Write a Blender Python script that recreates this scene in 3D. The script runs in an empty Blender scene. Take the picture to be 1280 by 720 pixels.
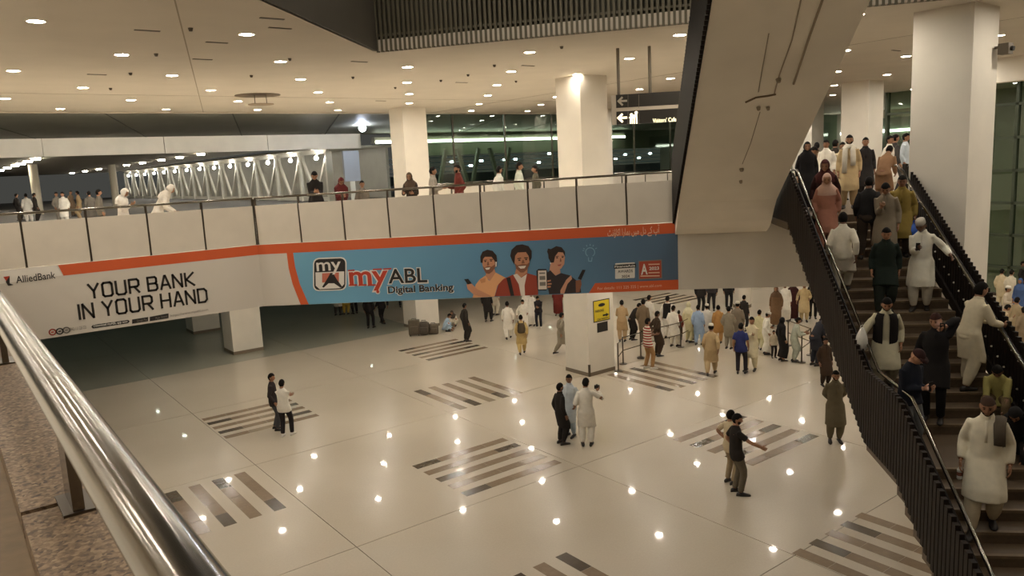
import bpy, bmesh, math, random
import numpy as np
from mathutils import Vector, Matrix, Quaternion

# ------------------------------------------------------------------ camera, world, exposure
SC = bpy.context.scene
COL = SC.collection
F_PX, YAW, PITCH, ROLL, CAM_H = 960.0, math.radians(36.9), math.radians(9.0), math.radians(2.8), 7.2
CF = np.array([math.sin(YAW)*math.cos(PITCH), math.cos(YAW)*math.cos(PITCH), -math.sin(PITCH)])
_r0 = np.array([math.cos(YAW), -math.sin(YAW), 0.0]); _u0 = np.cross(_r0, CF)
CR = _r0*math.cos(ROLL) - _u0*math.sin(ROLL)
CU = _u0*math.cos(ROLL) + _r0*math.sin(ROLL)
CP = np.array([0.0, 0.0, CAM_H])
cam_data = bpy.data.cameras.new('camera'); cam_data.sensor_width = 36.0; cam_data.lens = F_PX*36/1280
cam_data.clip_start = 0.05; cam_data.clip_end = 500
cam = bpy.data.objects.new('camera', cam_data); COL.objects.link(cam)
m = Matrix.Identity(4)
for i in range(3):
    m[i][0], m[i][1], m[i][2], m[i][3] = CR[i], CU[i], -CF[i], CP[i]
cam.matrix_world = m
SC.camera = cam
SC.view_settings.view_transform = 'Standard'; SC.view_settings.look = 'None'
SC.view_settings.exposure = 1.9; SC.view_settings.gamma = 1.0; SC.view_settings.use_curve_mapping = False
world = bpy.data.worlds.new('night_sky'); SC.world = world; world.use_nodes = True
bg = world.node_tree.nodes['Background']; bg.inputs[0].default_value = (0.10, 0.10, 0.09, 1); bg.inputs[1].default_value = 0.15
SC.cycles.use_denoising = True
SC.cycles.max_bounces = 8; SC.cycles.diffuse_bounces = 4; SC.cycles.glossy_bounces = 4; SC.cycles.transparent_max_bounces = 12
SC.cycles.sample_clamp_indirect = 6.0
LAMP_COL = (1.0, 0.925, 0.80)
UP_LAMP, LOW_LAMP, HIGH_LAMP = 72.0, 78.0, 120.0           # radiance of the recessed downlights, upper ceiling / lower soffit / added lamps in the opening

# ------------------------------------------------------------------ helpers: pixels of the 1280x720 frame to points in the place
def ray(x, y): return CF + (x-640)/F_PX*CR - (y-360)/F_PX*CU
def atz(x, y, z): d = ray(x, y); return CP + d*((z-CP[2])/d[2])
def atplane(x, y, p0, n): d = ray(x, y); return CP + d*((np.dot(p0, n)-CP@n)/(d@n))
def atdepth(x, y, D): return CP + ray(x, y)*D
def proj(p):
    d = np.asarray(p, float)-CP; z = d@CF
    return 640+F_PX*(d@CR)/z, 360-F_PX*(d@CU)/z, z
S2 = math.sqrt(.5)
E1 = np.array([S2, -S2, 0]); E2 = np.array([S2, S2, 0])
def EP(a, b, z): return np.array([(a+b)*S2, (b-a)*S2, z])       # diagonal frame of the stairs

# ------------------------------------------------------------------ materials
def lin(c):
    return tuple(((v/255)/12.92 if v/255 <= .04045 else ((v/255+.055)/1.055)**2.4) for v in c)
MATS = {}
def mat(name, rgb, rough=.6, metal=0.0, var=.0, scale=8.0, bump=0.0, rgb2=None, spec=.5, rvar=0.0, detail=4.0, stretch=None):
    if name in MATS: return MATS[name]
    M = bpy.data.materials.new(name); M.use_nodes = True
    nt = M.node_tree; b = nt.nodes['Principled BSDF']; L = nt.links
    c = lin(rgb); b.inputs['Base Color'].default_value = (*c, 1)
    b.inputs['Roughness'].default_value = rough; b.inputs['Metallic'].default_value = metal
    b.inputs['Specular IOR Level'].default_value = spec
    if var or bump or rgb2 or rvar:
        tc = nt.nodes.new('ShaderNodeTexCoord'); n = nt.nodes.new('ShaderNodeTexNoise')
        n.inputs['Scale'].default_value = scale; n.inputs['Detail'].default_value = detail
        if stretch:
            mp = nt.nodes.new('ShaderNodeMapping'); mp.inputs['Scale'].default_value = stretch
            L.new(tc.outputs['Object'], mp.inputs[0]); L.new(mp.outputs[0], n.inputs['Vector'])
        else: L.new(tc.outputs['Object'], n.inputs['Vector'])
        if var or rgb2:
            r = nt.nodes.new('ShaderNodeValToRGB')
            r.color_ramp.elements[0].position = .32; r.color_ramp.elements[1].position = .68
            c2 = lin(rgb2) if rgb2 else tuple(min(1, v*(1+var)) for v in c)
            c1 = c if rgb2 else tuple(v*(1-var) for v in c)
            r.color_ramp.elements[0].color = (*c1, 1); r.color_ramp.elements[1].color = (*c2, 1)
            L.new(n.outputs['Fac'], r.inputs[0]); L.new(r.outputs[0], b.inputs['Base Color'])
        if rvar:
            mr = nt.nodes.new('ShaderNodeMapRange'); mr.inputs[3].default_value = rough-rvar; mr.inputs[4].default_value = rough+rvar
            L.new(n.outputs['Fac'], mr.inputs[0]); L.new(mr.outputs[0], b.inputs['Roughness'])
        if bump:
            bp = nt.nodes.new('ShaderNodeBump'); bp.inputs['Strength'].default_value = bump; bp.inputs['Distance'].default_value = .02
            L.new(n.outputs['Fac'], bp.inputs['Height']); L.new(bp.outputs[0], b.inputs['Normal'])
    MATS[name] = M; return M
def emit(name, rgb, strength):
    if name in MATS: return MATS[name]
    M = bpy.data.materials.new(name); M.use_nodes = True
    b = M.node_tree.nodes['Principled BSDF']
    b.inputs['Base Color'].default_value = (*rgb, 1); b.inputs['Emission Color'].default_value = (*rgb, 1)
    b.inputs['Emission Strength'].default_value = strength
    MATS[name] = M; return M
def glass(name, tint, gloss=.08):
    if name in MATS: return MATS[name]
    M = bpy.data.materials.new(name); M.use_nodes = True; nt = M.node_tree; nt.nodes.clear()
    o = nt.nodes.new('ShaderNodeOutputMaterial'); t = nt.nodes.new('ShaderNodeBsdfTransparent'); g = nt.nodes.new('ShaderNodeBsdfGlossy')
    x = nt.nodes.new('ShaderNodeMixShader'); t.inputs[0].default_value = (*tint, 1); g.inputs['Roughness'].default_value = .03
    x.inputs[0].default_value = gloss
    nt.links.new(t.outputs[0], x.inputs[1]); nt.links.new(g.outputs[0], x.inputs[2]); nt.links.new(x.outputs[0], o.inputs[0])
    MATS[name] = M; return M
def granite(name, cols, scale, rough):
    M = bpy.data.materials.new(name); M.use_nodes = True; nt = M.node_tree; b = nt.nodes['Principled BSDF']
    tc = nt.nodes.new('ShaderNodeTexCoord'); v = nt.nodes.new('ShaderNodeTexVoronoi'); v.inputs['Scale'].default_value = scale
    n = nt.nodes.new('ShaderNodeTexNoise'); n.inputs['Scale'].default_value = scale*.6; n.inputs['Detail'].default_value = 6
    mx = nt.nodes.new('ShaderNodeMix'); mx.data_type = 'FLOAT'; mx.inputs[0].default_value = .55
    r = nt.nodes.new('ShaderNodeValToRGB'); el = r.color_ramp.elements
    el[0].position = .25; el[1].position = .75
    el[0].color = (*lin(cols[0]), 1); el[1].color = (*lin(cols[2]), 1); e = el.new(.48); e.color = (*lin(cols[1]), 1)
    nt.links.new(tc.outputs['Object'], v.inputs['Vector']); nt.links.new(tc.outputs['Object'], n.inputs['Vector'])
    nt.links.new(v.outputs['Color'], mx.inputs[2]); nt.links.new(n.outputs['Fac'], mx.inputs[3])
    nt.links.new(mx.outputs[0], r.inputs[0]); nt.links.new(r.outputs[0], b.inputs['Base Color'])
    b.inputs['Roughness'].default_value = rough
    MATS[name] = M; return M

def terrazzo(name, base, dark, rough):
    M = bpy.data.materials.new(name); M.use_nodes = True; nt = M.node_tree; b = nt.nodes['Principled BSDF']; L = nt.links
    tc = nt.nodes.new('ShaderNodeTexCoord')
    n1 = nt.nodes.new('ShaderNodeTexNoise'); n1.inputs['Scale'].default_value = .35; n1.inputs['Detail'].default_value = 5
    n2 = nt.nodes.new('ShaderNodeTexNoise'); n2.inputs['Scale'].default_value = 26; n2.inputs['Detail'].default_value = 3
    ad = nt.nodes.new('ShaderNodeMix'); ad.data_type = 'FLOAT'; ad.inputs[0].default_value = .35
    r = nt.nodes.new('ShaderNodeValToRGB'); r.color_ramp.elements[0].position = .35; r.color_ramp.elements[1].position = .65
    r.color_ramp.elements[0].color = (*lin(dark), 1); r.color_ramp.elements[1].color = (*lin(base), 1)
    for n in (n1, n2): L.new(tc.outputs['Object'], n.inputs['Vector'])
    L.new(n1.outputs['Fac'], ad.inputs[2]); L.new(n2.outputs['Fac'], ad.inputs[3]); L.new(ad.outputs[0], r.inputs[0])
    L.new(r.outputs[0], b.inputs['Base Color'])
    b.inputs['Roughness'].default_value = rough
    b.inputs['Specular IOR Level'].default_value = .4
    b.inputs['Coat Weight'].default_value = .36; b.inputs['Coat Roughness'].default_value = .045
    MATS[name] = M; return M

WALL = mat('painted_plaster', (222, 214, 200), .75, var=.04, scale=1.2)
CEIL = mat('ceiling_board', (204, 194, 178), .8, var=.03, scale=.8)
SOFFIT = mat('stair_soffit_plaster', (238, 229, 214), .8, var=.05, scale=.7, bump=.03)
FLOOR = terrazzo('terrazzo_floor', (190, 179, 161), (178, 166, 147), .3)
JOINT = mat('floor_joint', (62, 54, 45), .6)
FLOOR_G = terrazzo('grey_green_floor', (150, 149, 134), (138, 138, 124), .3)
TILE_D = mat('dark_inlay', (80, 70, 58), .2, var=.12, scale=9, rvar=.04)
TILE_M = mat('brown_inlay', (130, 112, 92), .2, var=.08, scale=9, rvar=.04)
TILE_L = mat('taupe_inlay', (144, 130, 111), .2, var=.08, scale=9, rvar=.04)
STEEL = mat('brushed_steel', (122, 116, 107), .17, 1.0, rvar=.06, scale=60, stretch=(40, .6, 40))
STEEL_D = mat('dark_steel', (96, 88, 78), .35, .9)
GRAN = granite('pink_granite', ((58, 44, 33), (112, 90, 68), (152, 130, 102)), 95, .6)
LEDGE = mat('tan_stone_ledge', (118, 98, 72), .6, var=.12, scale=14, bump=.1)
BRONZE = mat('bronze_bars', (28, 19, 13), .6, .0, var=.1, scale=5, spec=.25)
STEP = mat('brown_step_granite', (92, 76, 58), .5, var=.12, scale=20, rvar=.08)
STEP_N = mat('step_nosing', (112, 94, 72), .45, var=.1, scale=20)
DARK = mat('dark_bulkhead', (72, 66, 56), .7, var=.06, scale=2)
SLAT = mat('metal_slat', (108, 101, 84), .5, .3)
PANEL = mat('frosted_panel', (216, 206, 190), .45, var=.03, scale=2)
BLACKM = mat('black_gap', (34, 30, 26), .6)

# ------------------------------------------------------------------ mesh building
class MB:
    def __init__(s): s.v = []; s.f = []; s.m = []
    def add(s, vs, fs, mi=0):
        o = len(s.v); s.v += [tuple(map(float, p)) for p in vs]; s.f += [tuple(i+o for i in f) for f in fs]; s.m += [mi]*len(fs); return s
    def hexa(s, c, mi=0):       # 8 corners: bottom 4, top 4
        return s.add(c, [(3, 2, 1, 0), (4, 5, 6, 7), (0, 1, 5, 4), (1, 2, 6, 5), (2, 3, 7, 6), (3, 0, 4, 7)], mi)
    def box(s, x0, x1, y0, y1, z0, z1, mi=0):
        return s.hexa([(x0, y0, z0), (x1, y0, z0), (x1, y1, z0), (x0, y1, z0), (x0, y0, z1), (x1, y0, z1), (x1, y1, z1), (x0, y1, z1)], mi)
    def ebox(s, a0, a1, b0, b1, z0, z1, mi=0):
        return s.hexa([EP(a0, b0, z0), EP(a1, b0, z0), EP(a1, b1, z0), EP(a0, b1, z0), EP(a0, b0, z1), EP(a1, b0, z1), EP(a1, b1, z1), EP(a0, b1, z1)], mi)
    def bar(s, p, q, w, h, up=(0, 0, 1), mi=0):
        p, q, up = np.array(p, float), np.array(q, float), np.array(up, float)
        d = (q-p)/np.linalg.norm(q-p); a = np.cross(d, up); a /= np.linalg.norm(a); b = np.cross(a, d)
        c = [o+sx*a*w/2+sy*b*h/2 for o in (p, q) for sx, sy in ((-1, -1), (1, -1), (1, 1), (-1, 1))]
        return s.hexa(c, mi)
    def prism(s, poly, ext, mi=0):   # poly: list of 3d points, ext: extrusion vector
        n = len(poly); P = [np.array(p, float) for p in poly]; ext = np.array(ext, float)
        vs = P+[p+ext for p in P]
        fs = [tuple(range(n))[::-1], tuple(range(n, 2*n))]+[(i, (i+1) % n, n+(i+1) % n, n+i) for i in range(n)]
        return s.add(vs, fs, mi)
    def loft(s, rings, mi=0, caps=True):
        n = len(rings[0]); vs = [p for r in rings for p in r]; fs = []
        for k in range(len(rings)-1):
            for i in range(n):
                j = (i+1) % n; fs.append((k*n+i, k*n+j, (k+1)*n+j, (k+1)*n+i))
        if caps: fs += [tuple(range(n))[::-1], tuple((len(rings)-1)*n+i for i in range(n))]
        return s.add(vs, fs, mi)
    def tube(s, pts, r, n=10, mi=0, caps=True):
        pts = [np.array(p, float) for p in pts]; rr = r if isinstance(r, (list, tuple)) else [r]*len(pts); rings = []
        ref = np.array([0., 0, 1])
        for i, p in enumerate(pts):
            d = pts[min(i+1, len(pts)-1)]-pts[max(i-1, 0)]; d /= (np.linalg.norm(d)+1e-9)
            rf = ref if abs(d[2]) < .92 else np.array([0., 1, 0])
            a = np.cross(rf, d); a /= np.linalg.norm(a); b = np.cross(d, a)
            rings.append([p+rr[i]*(math.cos(t)*a+math.sin(t)*b) for t in np.linspace(0, 2*math.pi, n, endpoint=False)])
        return s.loft(rings, mi, caps)
    def disc(s, c, r, n=16, mi=0, up=1):
        vs = [(c[0]+r*math.cos(t), c[1]+r*math.sin(t), c[2]) for t in np.linspace(0, 2*math.pi, n, endpoint=False)]
        f = tuple(range(n)); return s.add(vs, [f if up > 0 else f[::-1]], mi)
    def mesh(s, name, mats):
        me = bpy.data.meshes.new(name); me.from_pydata(s.v, [], s.f)
        for M in (mats if isinstance(mats, (list, tuple)) else [mats]): me.materials.append(M)
        if any(s.m): me.polygons.foreach_set('material_index', s.m)
        me.update(); return me

def props(o, label=None, cat=None, group=None, kind=None):
    if label: o['label'] = label
    if cat: o['category'] = cat
    if group: o['group'] = group
    if kind: o['kind'] = kind
    return o
def smooth(me, angle=None):
    me.polygons.foreach_set('use_smooth', [True]*len(me.polygons))
    if angle: me.set_sharp_from_angle(angle=math.radians(angle))
def obj(name, mb, mats, parent=None, sm=None, **kw):
    me = mb if isinstance(mb, bpy.types.Mesh) else mb.mesh(name, mats)
    if sm is not None: smooth(me, sm)
    o = bpy.data.objects.new(name, me); COL.objects.link(o)
    if parent is not None:
        o.parent = parent; o.matrix_parent_inverse = Matrix.Translation(-parent.location)
    return props(o, **kw)
def empty(name, loc, **kw):
    o = bpy.data.objects.new(name, None); COL.objects.link(o); o.location = Vector([float(v) for v in loc]); o.empty_display_size = .2
    return props(o, **kw)
# ------------------------------------------------------------------ the setting: floors, decks, ceiling
DECK, SOF, CZ = 5.5, 4.2, 10.0
GX = [5.82+5.85*k for k in range(-2, 10)]; GY = [7.42+5.8*k for k in range(-3, 9)]
floor = obj('floor', MB().box(GX[0]-.1, GX[-1]+.1, GY[0]-.1, GY[-1]+.1, -.3, -.012), JOINT, kind='structure')
_slab = {}
for i in range(len(GX)-1):
    for j in range(len(GY)-1):
        if 'a' not in _slab:
            _slab['a'] = MB().box(-2.917, 2.917, -2.892, 2.892, -.05, 0).mesh('floor_slab', FLOOR)
        if 'g' not in _slab: _slab['g'] = MB().box(-2.917, 2.917, -2.892, 2.892, -.05, 0).mesh('floor_slab', FLOOR_G)
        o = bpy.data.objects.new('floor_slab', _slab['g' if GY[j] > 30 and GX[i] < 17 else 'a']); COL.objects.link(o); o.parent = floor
        o.location = ((GX[i]+GX[i+1])/2, (GY[j]+GY[j+1])/2, 0)
_tile = {}
def tiles(x0, y0, d, darks, n=5, w=.27, length=2.8, first=0):
    # inlaid bands: n stripes of four tiles each; darks[k] = tile numbers that are dark (counted from small coordinate)
    tl = length/4
    for k in range(n):
        for t in range(4):
            mt = TILE_D if t in darks[k][0] else (TILE_L if t in darks[k][1] else TILE_M)
            key = (d, mt.name, round(length, 2))
            if key not in _tile:
                a, b = (tl/2-.004, w/2) if d == 'X' else (w/2, tl/2-.004)
                _tile[key] = MB().box(-a, a, -b, b, -.02, .0025).mesh('inlay_tile', mt)
            o = bpy.data.objects.new('inlay_tile', _tile[key]); COL.objects.link(o); o.parent = floor
            o.location = (x0+(t+.5)*tl, y0+(2*k+.5)*w, 0) if d == 'X' else (x0+(2*k+.5)*w, y0+(t+.5)*tl, 0)
N = ((), ())
D0, D3, D03 = ((0,), ()), ((3,), ()), ((0, 3), ())
tiles(8.72, 13.66, 'X', [D0, ((), (3,)), D0, D3, D0])
tiles(14.55, 24.9, 'X', [D0, D3, D0, D3, D0])
tiles(5.88, 21.6, 'X', [((), (1,)), D03, ((), (2,)), D03, N])
tiles(14.6, 10.4, 'X', [D3, D0, D3, D0, D3])
tiles(12.05, 18.95, 'Y', [D3, D0, ((), (0, 1)), ((0,), (2, 3)), ((), (0, 2))])
tiles(3.03, 15.95, 'Y', [N, D3, D0, D3, D0])
tiles(17.75, 15.7, 'Y', [D0, N, D03, N, D0])
tiles(11.7, 4.7, 'Y', [N, D3, N, D3, ((), (1,))])
tiles(6.27, 7.5, 'Y', [N, D3, D3, N, D3])
tiles(28.7, 25.4, 'X', [D0, D3, N, D3, D0])
tiles(26.0, 13.5, 'X', [D0, D3, N, D3, D0])

def slab(name, poly, z0, z1, mats, mi_top=0, **kw):
    mb = MB().prism([(x, y, z0) for x, y in poly], (0, 0, z1-z0)); return obj(name, mb, mats, **kw)
EPx = lambda a, b: tuple(EP(a, b, 0)[:2])
BEND = np.array([7.3, 21.55, 0]); REND = atz(848, 362, 3.8); REND[2] = 0; LIFT = .2      # the bridge rises a little towards the stair head
RB = float(REND@E2); CORNER3 = EP(6.65, RB, 0); HEAD = 5.75
slab('floor_upper_deck', [(-9, 21.8), (7.35, 21.8), tuple((REND+E2*.2)[:2]), EPx(6.6, RB+.2), (26, 12.4), (60, 33.8), (-9, 33.8)], SOF, DECK, WALL, kind='structure')
slab('floor_stair_head', [EPx(3.85, 18.3), EPx(6.33, 18.3), EPx(6.33, RB+.3), (26, 12.6), (46, 25.2), (46, 33.2), (24, 33.2), EPx(3.85, RB+6)], 5.45, HEAD, STEP, kind='structure')
slab('floor_balcony', [(-9, -9), (.1, -9), (.1, 21.8), (-9, 21.8)], 5.1, DECK, WALL, kind='structure')
slab('floor_forecourt', [(-60, 33.8), (90, 33.8), (90, 130), (-60, 130)], 5.0, 5.48, mat('asphalt', (70, 66, 60), .8, var=.2, scale=3), kind='structure')
# ceiling with its rectangular opening over the hall
H0 = [EPx(-5.5, 2.0), EPx(-5.5, 18.0), EPx(9.0, 16.2), EPx(9.0, 2.0)]
O0 = [(-9, -12), (-9, 33.4), (60, 33.4), (60, -12)]
cm = MB()
for i in range(4):
    j = (i+1) % 4; q = [O0[i], O0[j], H0[j], H0[i]]
    cm.prism([(x, y, CZ) for x, y in q], (0, 0, .25))
ceiling = obj('ceiling', cm, CEIL, kind='structure')
for a, b in (((-9, 27.0), (60, 27.0)), ((3.2, 12.0), (9.6, 33.3)), ((20.5, 5), (20.5, 33.3))):   # darker joint lines of the boards
    obj('ceiling_joint', MB().bar((*a, CZ-.001), (*b, CZ-.001), .025, .008), mat('joint_line', (150, 138, 118), .8), ceiling)
# walls of the opening
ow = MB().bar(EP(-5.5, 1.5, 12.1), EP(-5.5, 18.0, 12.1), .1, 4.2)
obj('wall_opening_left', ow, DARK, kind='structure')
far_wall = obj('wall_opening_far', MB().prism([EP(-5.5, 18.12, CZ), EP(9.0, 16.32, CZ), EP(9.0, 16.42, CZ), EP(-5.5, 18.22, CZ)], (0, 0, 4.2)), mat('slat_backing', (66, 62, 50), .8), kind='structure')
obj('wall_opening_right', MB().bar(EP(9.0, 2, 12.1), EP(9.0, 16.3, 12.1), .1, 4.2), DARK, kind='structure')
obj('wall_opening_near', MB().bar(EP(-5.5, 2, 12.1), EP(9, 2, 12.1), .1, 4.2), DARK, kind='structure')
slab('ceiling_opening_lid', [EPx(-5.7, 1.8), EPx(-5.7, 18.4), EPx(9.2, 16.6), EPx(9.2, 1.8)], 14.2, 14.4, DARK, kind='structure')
sdir = EP(9.0, 16.2, 0)-EP(-5.5, 18.0, 0); slen = np.linalg.norm(sdir); sdir = sdir/slen; snor = np.array([-sdir[1], sdir[0], 0])
if snor@E2 > 0: snor = -snor
slat_me = MB().hexa([tuple(sdir*a+snor*b+np.array([0, 0, z])) for z in (0, 4.1) for a, b in ((-.028, 0), (.028, 0), (.028, .07), (-.028, .07))]).mesh('slat', SLAT)
for k in range(int(slen/.115)):
    o = bpy.data.objects.new('slat', slat_me); COL.objects.link(o); o.parent = far_wall
    o.location = Vector(EP(-5.5, 18.06, CZ-.03)+sdir*(.06+.115*k))
for z in (10.35, 12.0): obj('slat_rail', MB().bar(EP(-5.5, 18.04, z), EP(9.0, 16.24, z), .03, .05), SLAT, far_wall)

# enclosing walls of the lower hall and the upper level
TEAL = mat('dark_teal_wall', (78, 92, 84), .35, var=.1, scale=.6)  # one even dark green-grey for the lower hall walls
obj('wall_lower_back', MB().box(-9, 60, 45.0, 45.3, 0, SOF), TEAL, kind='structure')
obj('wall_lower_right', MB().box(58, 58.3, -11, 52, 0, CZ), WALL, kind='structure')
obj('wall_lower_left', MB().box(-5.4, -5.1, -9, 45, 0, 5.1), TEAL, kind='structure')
obj('wall_behind', MB().box(-9, 60, -12.3, -12, 0, CZ), WALL, kind='structure')
obj('wall_upper_left', MB().box(-9.3, -9, -12, 33, 5.1, CZ), WALL, kind='structure')
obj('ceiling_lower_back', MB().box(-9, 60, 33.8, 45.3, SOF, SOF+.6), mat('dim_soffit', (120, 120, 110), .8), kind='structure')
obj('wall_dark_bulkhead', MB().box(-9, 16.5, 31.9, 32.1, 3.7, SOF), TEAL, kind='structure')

# ------------------------------------------------------------------ columns
BASEB = mat('column_skirting', (120, 106, 88), .5)
def column(x, y, s, z0, z1, round_=False, guard=False):
    if round_:
        c = obj('column', MB().tube([(x, y, z0), (x, y, z1)], s, 24), WALL, kind='structure', sm=40)
        obj('skirting', MB().tube([(x, y, z0), (x, y, z0+.15)], s+.012, 24), BASEB, c, sm=40)
        return c
    c = obj('column', MB().box(x, x+s, y, y+s, z0, z1), WALL, kind='structure')
    obj('skirting', MB().box(x-.012, x+s+.012, y-.012, y+s+.012, z0, z0+.13), BASEB, c)
    if guard: obj('corner_guard', MB().box(x-.02, x+.04, y-.02, y+.04, z0, z0+.42), STEEL_D, c)
    return c
colA = column(17.2, 18.76, 1.2, 0, CZ, guard=True)
colB = column(17.2, 30.3, 1.2, 0, CZ)
colC = column(17.2, 7.06, 1.2, 0, CZ)
column(31.6, 16.9, 1.2, 0, CZ)
column(28.9, 30.4, 1.2, 0, CZ)
column(40.6, 25.0, 1.2, 0, CZ)
column(9.4, 32.0, 1.25, 0, SOF)
column(9.4, 38.0, 1.25, 0, SOF)
column(30.6, 22.4, .42, 0, SOF, round_=True)

# ------------------------------------------------------------------ bridge front: fascia, panels, posts and rail
FZ0, FZ1 = 3.6, 5.36
fas_n = {}
def fascia(name, p, q, la=0, lb=0):
    p, q = np.array(p, float), np.array(q, float); d = (q-p)/np.linalg.norm(q-p); n = np.array([-d[1], d[0], 0])
    if n@(np.array([40, 40, 0])-p) < 0: n = -n
    a0, a1, b0, b1 = (0, 0, FZ0+la), (0, 0, FZ1+la), (0, 0, FZ0+lb), (0, 0, FZ1+lb)
    return obj(name, MB().hexa([p+a0, q+b0, q+n*.3+b0, p+n*.3+a0, p+a1, q+b1, q+n*.3+b1, p+n*.3+a1]), WALL, kind='structure')
fascia('wall_bridge_front', (.36, 21.55, 0), BEND)
fascia('wall_bridge_diagonal', BEND, REND, 0, LIFT)
fascia('wall_stair_front', REND, CORNER3, LIFT, LIFT)
fascia('wall_right_front', CORNER3, (26, 12.2, 0))
fascia('wall_right_return', (26, 12.2, 0), (60, 33.6, 0))

bal = empty('bridge_balustrade', (7.3, 21.6, FZ1), label='long bridge balustrade of frosted cream panels with a steel handrail', cat='balustrade')
PT, PB, RZ = 6.45, 5.37, 6.66
def balrun(p, q, n, lift=0.):
    p, q = np.array(p, float), np.array(q, float); L = np.linalg.norm(q-p); d = (q-p)/L; nn = np.array([-d[1], d[0], 0])
    if nn@np.array([1, 1, 0]) < 0: nn = -nn
    st = L/n
    for k in range(n):
        a = p+d*(k*st+.025)+nn*.06; b = p+d*((k+1)*st-.025)+nn*.06; l0, l1 = lift*k/n, lift*(k+1)/n
        obj('panel', MB().bar((*a[:2], (PT+PB)/2+l0), (*b[:2], (PT+PB)/2+l1), .03, PT-PB), PANEL, bal)
    for k in range(n+1):
        a = p+d*(k*st)+nn*.09
        obj('post', MB().bar((*a[:2], PB-.05+lift*k/n), (*a[:2], RZ-.02+lift*k/n), .03, .06, up=d), STEEL_D, bal)
    a = p+nn*.08; b = q+nn*.08
    obj('handrail', MB().tube([(*a[:2], RZ), (*b[:2], RZ+lift)], .032, 10), STEEL, bal, sm=50)
balrun((.36, 21.55, 0), BEND, 5)
balrun(BEND, REND, 9, LIFT)

# ------------------------------------------------------------------ near parapet: granite coping, ledge, steel tube rail
obj('wall_balcony_parapet', MB().box(-.02, .30, -6, 21.5, 3.6, 6.22), LEDGE, kind='structure')
gy = -2.3; gk = 0
ORD = ('nearest', 'second', 'third', 'fourth', 'fifth', 'sixth', 'seventh', 'eighth', 'ninth', 'tenth')
while gy < 21:
    L_ = 2.4
    props(obj('granite_coping', MB().box(.10, .345, gy, gy+L_-.03, 6.2, 6.3), GRAN), label='speckled pink granite coping slab under the steel rail, '+ORD[gk]+' from the camera', cat='coping slab', group='granite coping slabs of the near parapet')
    gy += L_; gk += 1
nr = empty('parapet_rail', (.19, 0, 6.3), label='thick brushed steel tube handrail on flat posts in the near left foreground', cat='handrail')
obj('tube', MB().tube([(.192, -6, 6.715), (.192, 21.4, 6.715)], .044, 40), STEEL, nr, sm=50)
for y in (-4.6, -2.2, .1, 2.45, 4.85, 7.25, 9.65, 12.05, 14.45, 16.85, 19.25):
    obj('post', MB().box(.215, .245, y-.08, y+.08, 6.3, 6.70), STEEL, nr)
    obj('foot_plate', MB().box(.19, .29, y-.09, y+.09, 6.3, 6.308), STEEL_D, nr)

# ------------------------------------------------------------------ main stairs (diagonal frame): upper flight, landing, lower flight
A0, A1 = 3.9, 6.2
UP_N, UP_T, UP_R, UP_TOP = 19, 5.8/18, 3.1/19, 18.3
LAND_Z, LAND_B, LAND_F = 2.65, 12.5, 11.1
LO_N, LO_R, LO_T = 17, 2.65/17, .325
def stair_line(b):
    if b >= UP_TOP: return HEAD
    if b >= LAND_B: return LAND_Z+(b-LAND_B)/(UP_TOP-LAND_B)*(HEAD-LAND_Z)
    if b >= LAND_F: return LAND_Z
    return max(0., LAND_Z*(1-(LAND_F-b)/(LO_N*LO_T)))
def stair_z(b):     # the tread under a point
    if b >= UP_TOP: return HEAD
    if b >= LAND_B: return HEAD-UP_R*(int((UP_TOP-b)/UP_T)+1)
    if b >= LAND_F: return LAND_Z
    k = int((LAND_F-b)/LO_T)+1
    return max(0., LAND_Z-LO_R*k)
stairs = empty('staircase', EP(5.05, 8, 0), label='wide brown granite staircase with a landing, crowded with people on the right', cat='staircase')
for k in range(UP_N-1):
    b1 = UP_TOP-k*UP_T; z = HEAD-UP_R*(k+1)
    if b1-UP_T < LAND_B-.01 and k < UP_N-2: pass
    s_ = obj('step', MB().ebox(A0, A1, b1-UP_T, b1+.06, z-.26, z), STEP, stairs)
    obj('nosing', MB().ebox(A0, A1, b1-UP_T-.012, b1-UP_T+.05, z-.035, z+.004), STEP_N, s_)
ld = obj('landing', MB().ebox(A0, A1, LAND_F, LAND_B+.06, LAND_Z-.28, LAND_Z), STEP, stairs)
obj('nosing', MB().ebox(A0, A1, LAND_F-.012, LAND_F+.05, LAND_Z-.035, LAND_Z+.004), STEP_N, ld)
for k in range(LO_N-1):
    b1 = LAND_F-k*LO_T; z = LAND_Z-LO_R*(k+1)
    s_ = obj('step', MB().ebox(A0, A1, b1-LO_T, b1+.06, max(z-.26, 0), z), STEP, stairs)
    obj('nosing', MB().ebox(A0, A1, b1-LO_T-.012, b1-LO_T+.05, z-.035, z+.004), STEP_N, s_)
LO_END = LAND_F-(LO_N-1)*LO_T
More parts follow.
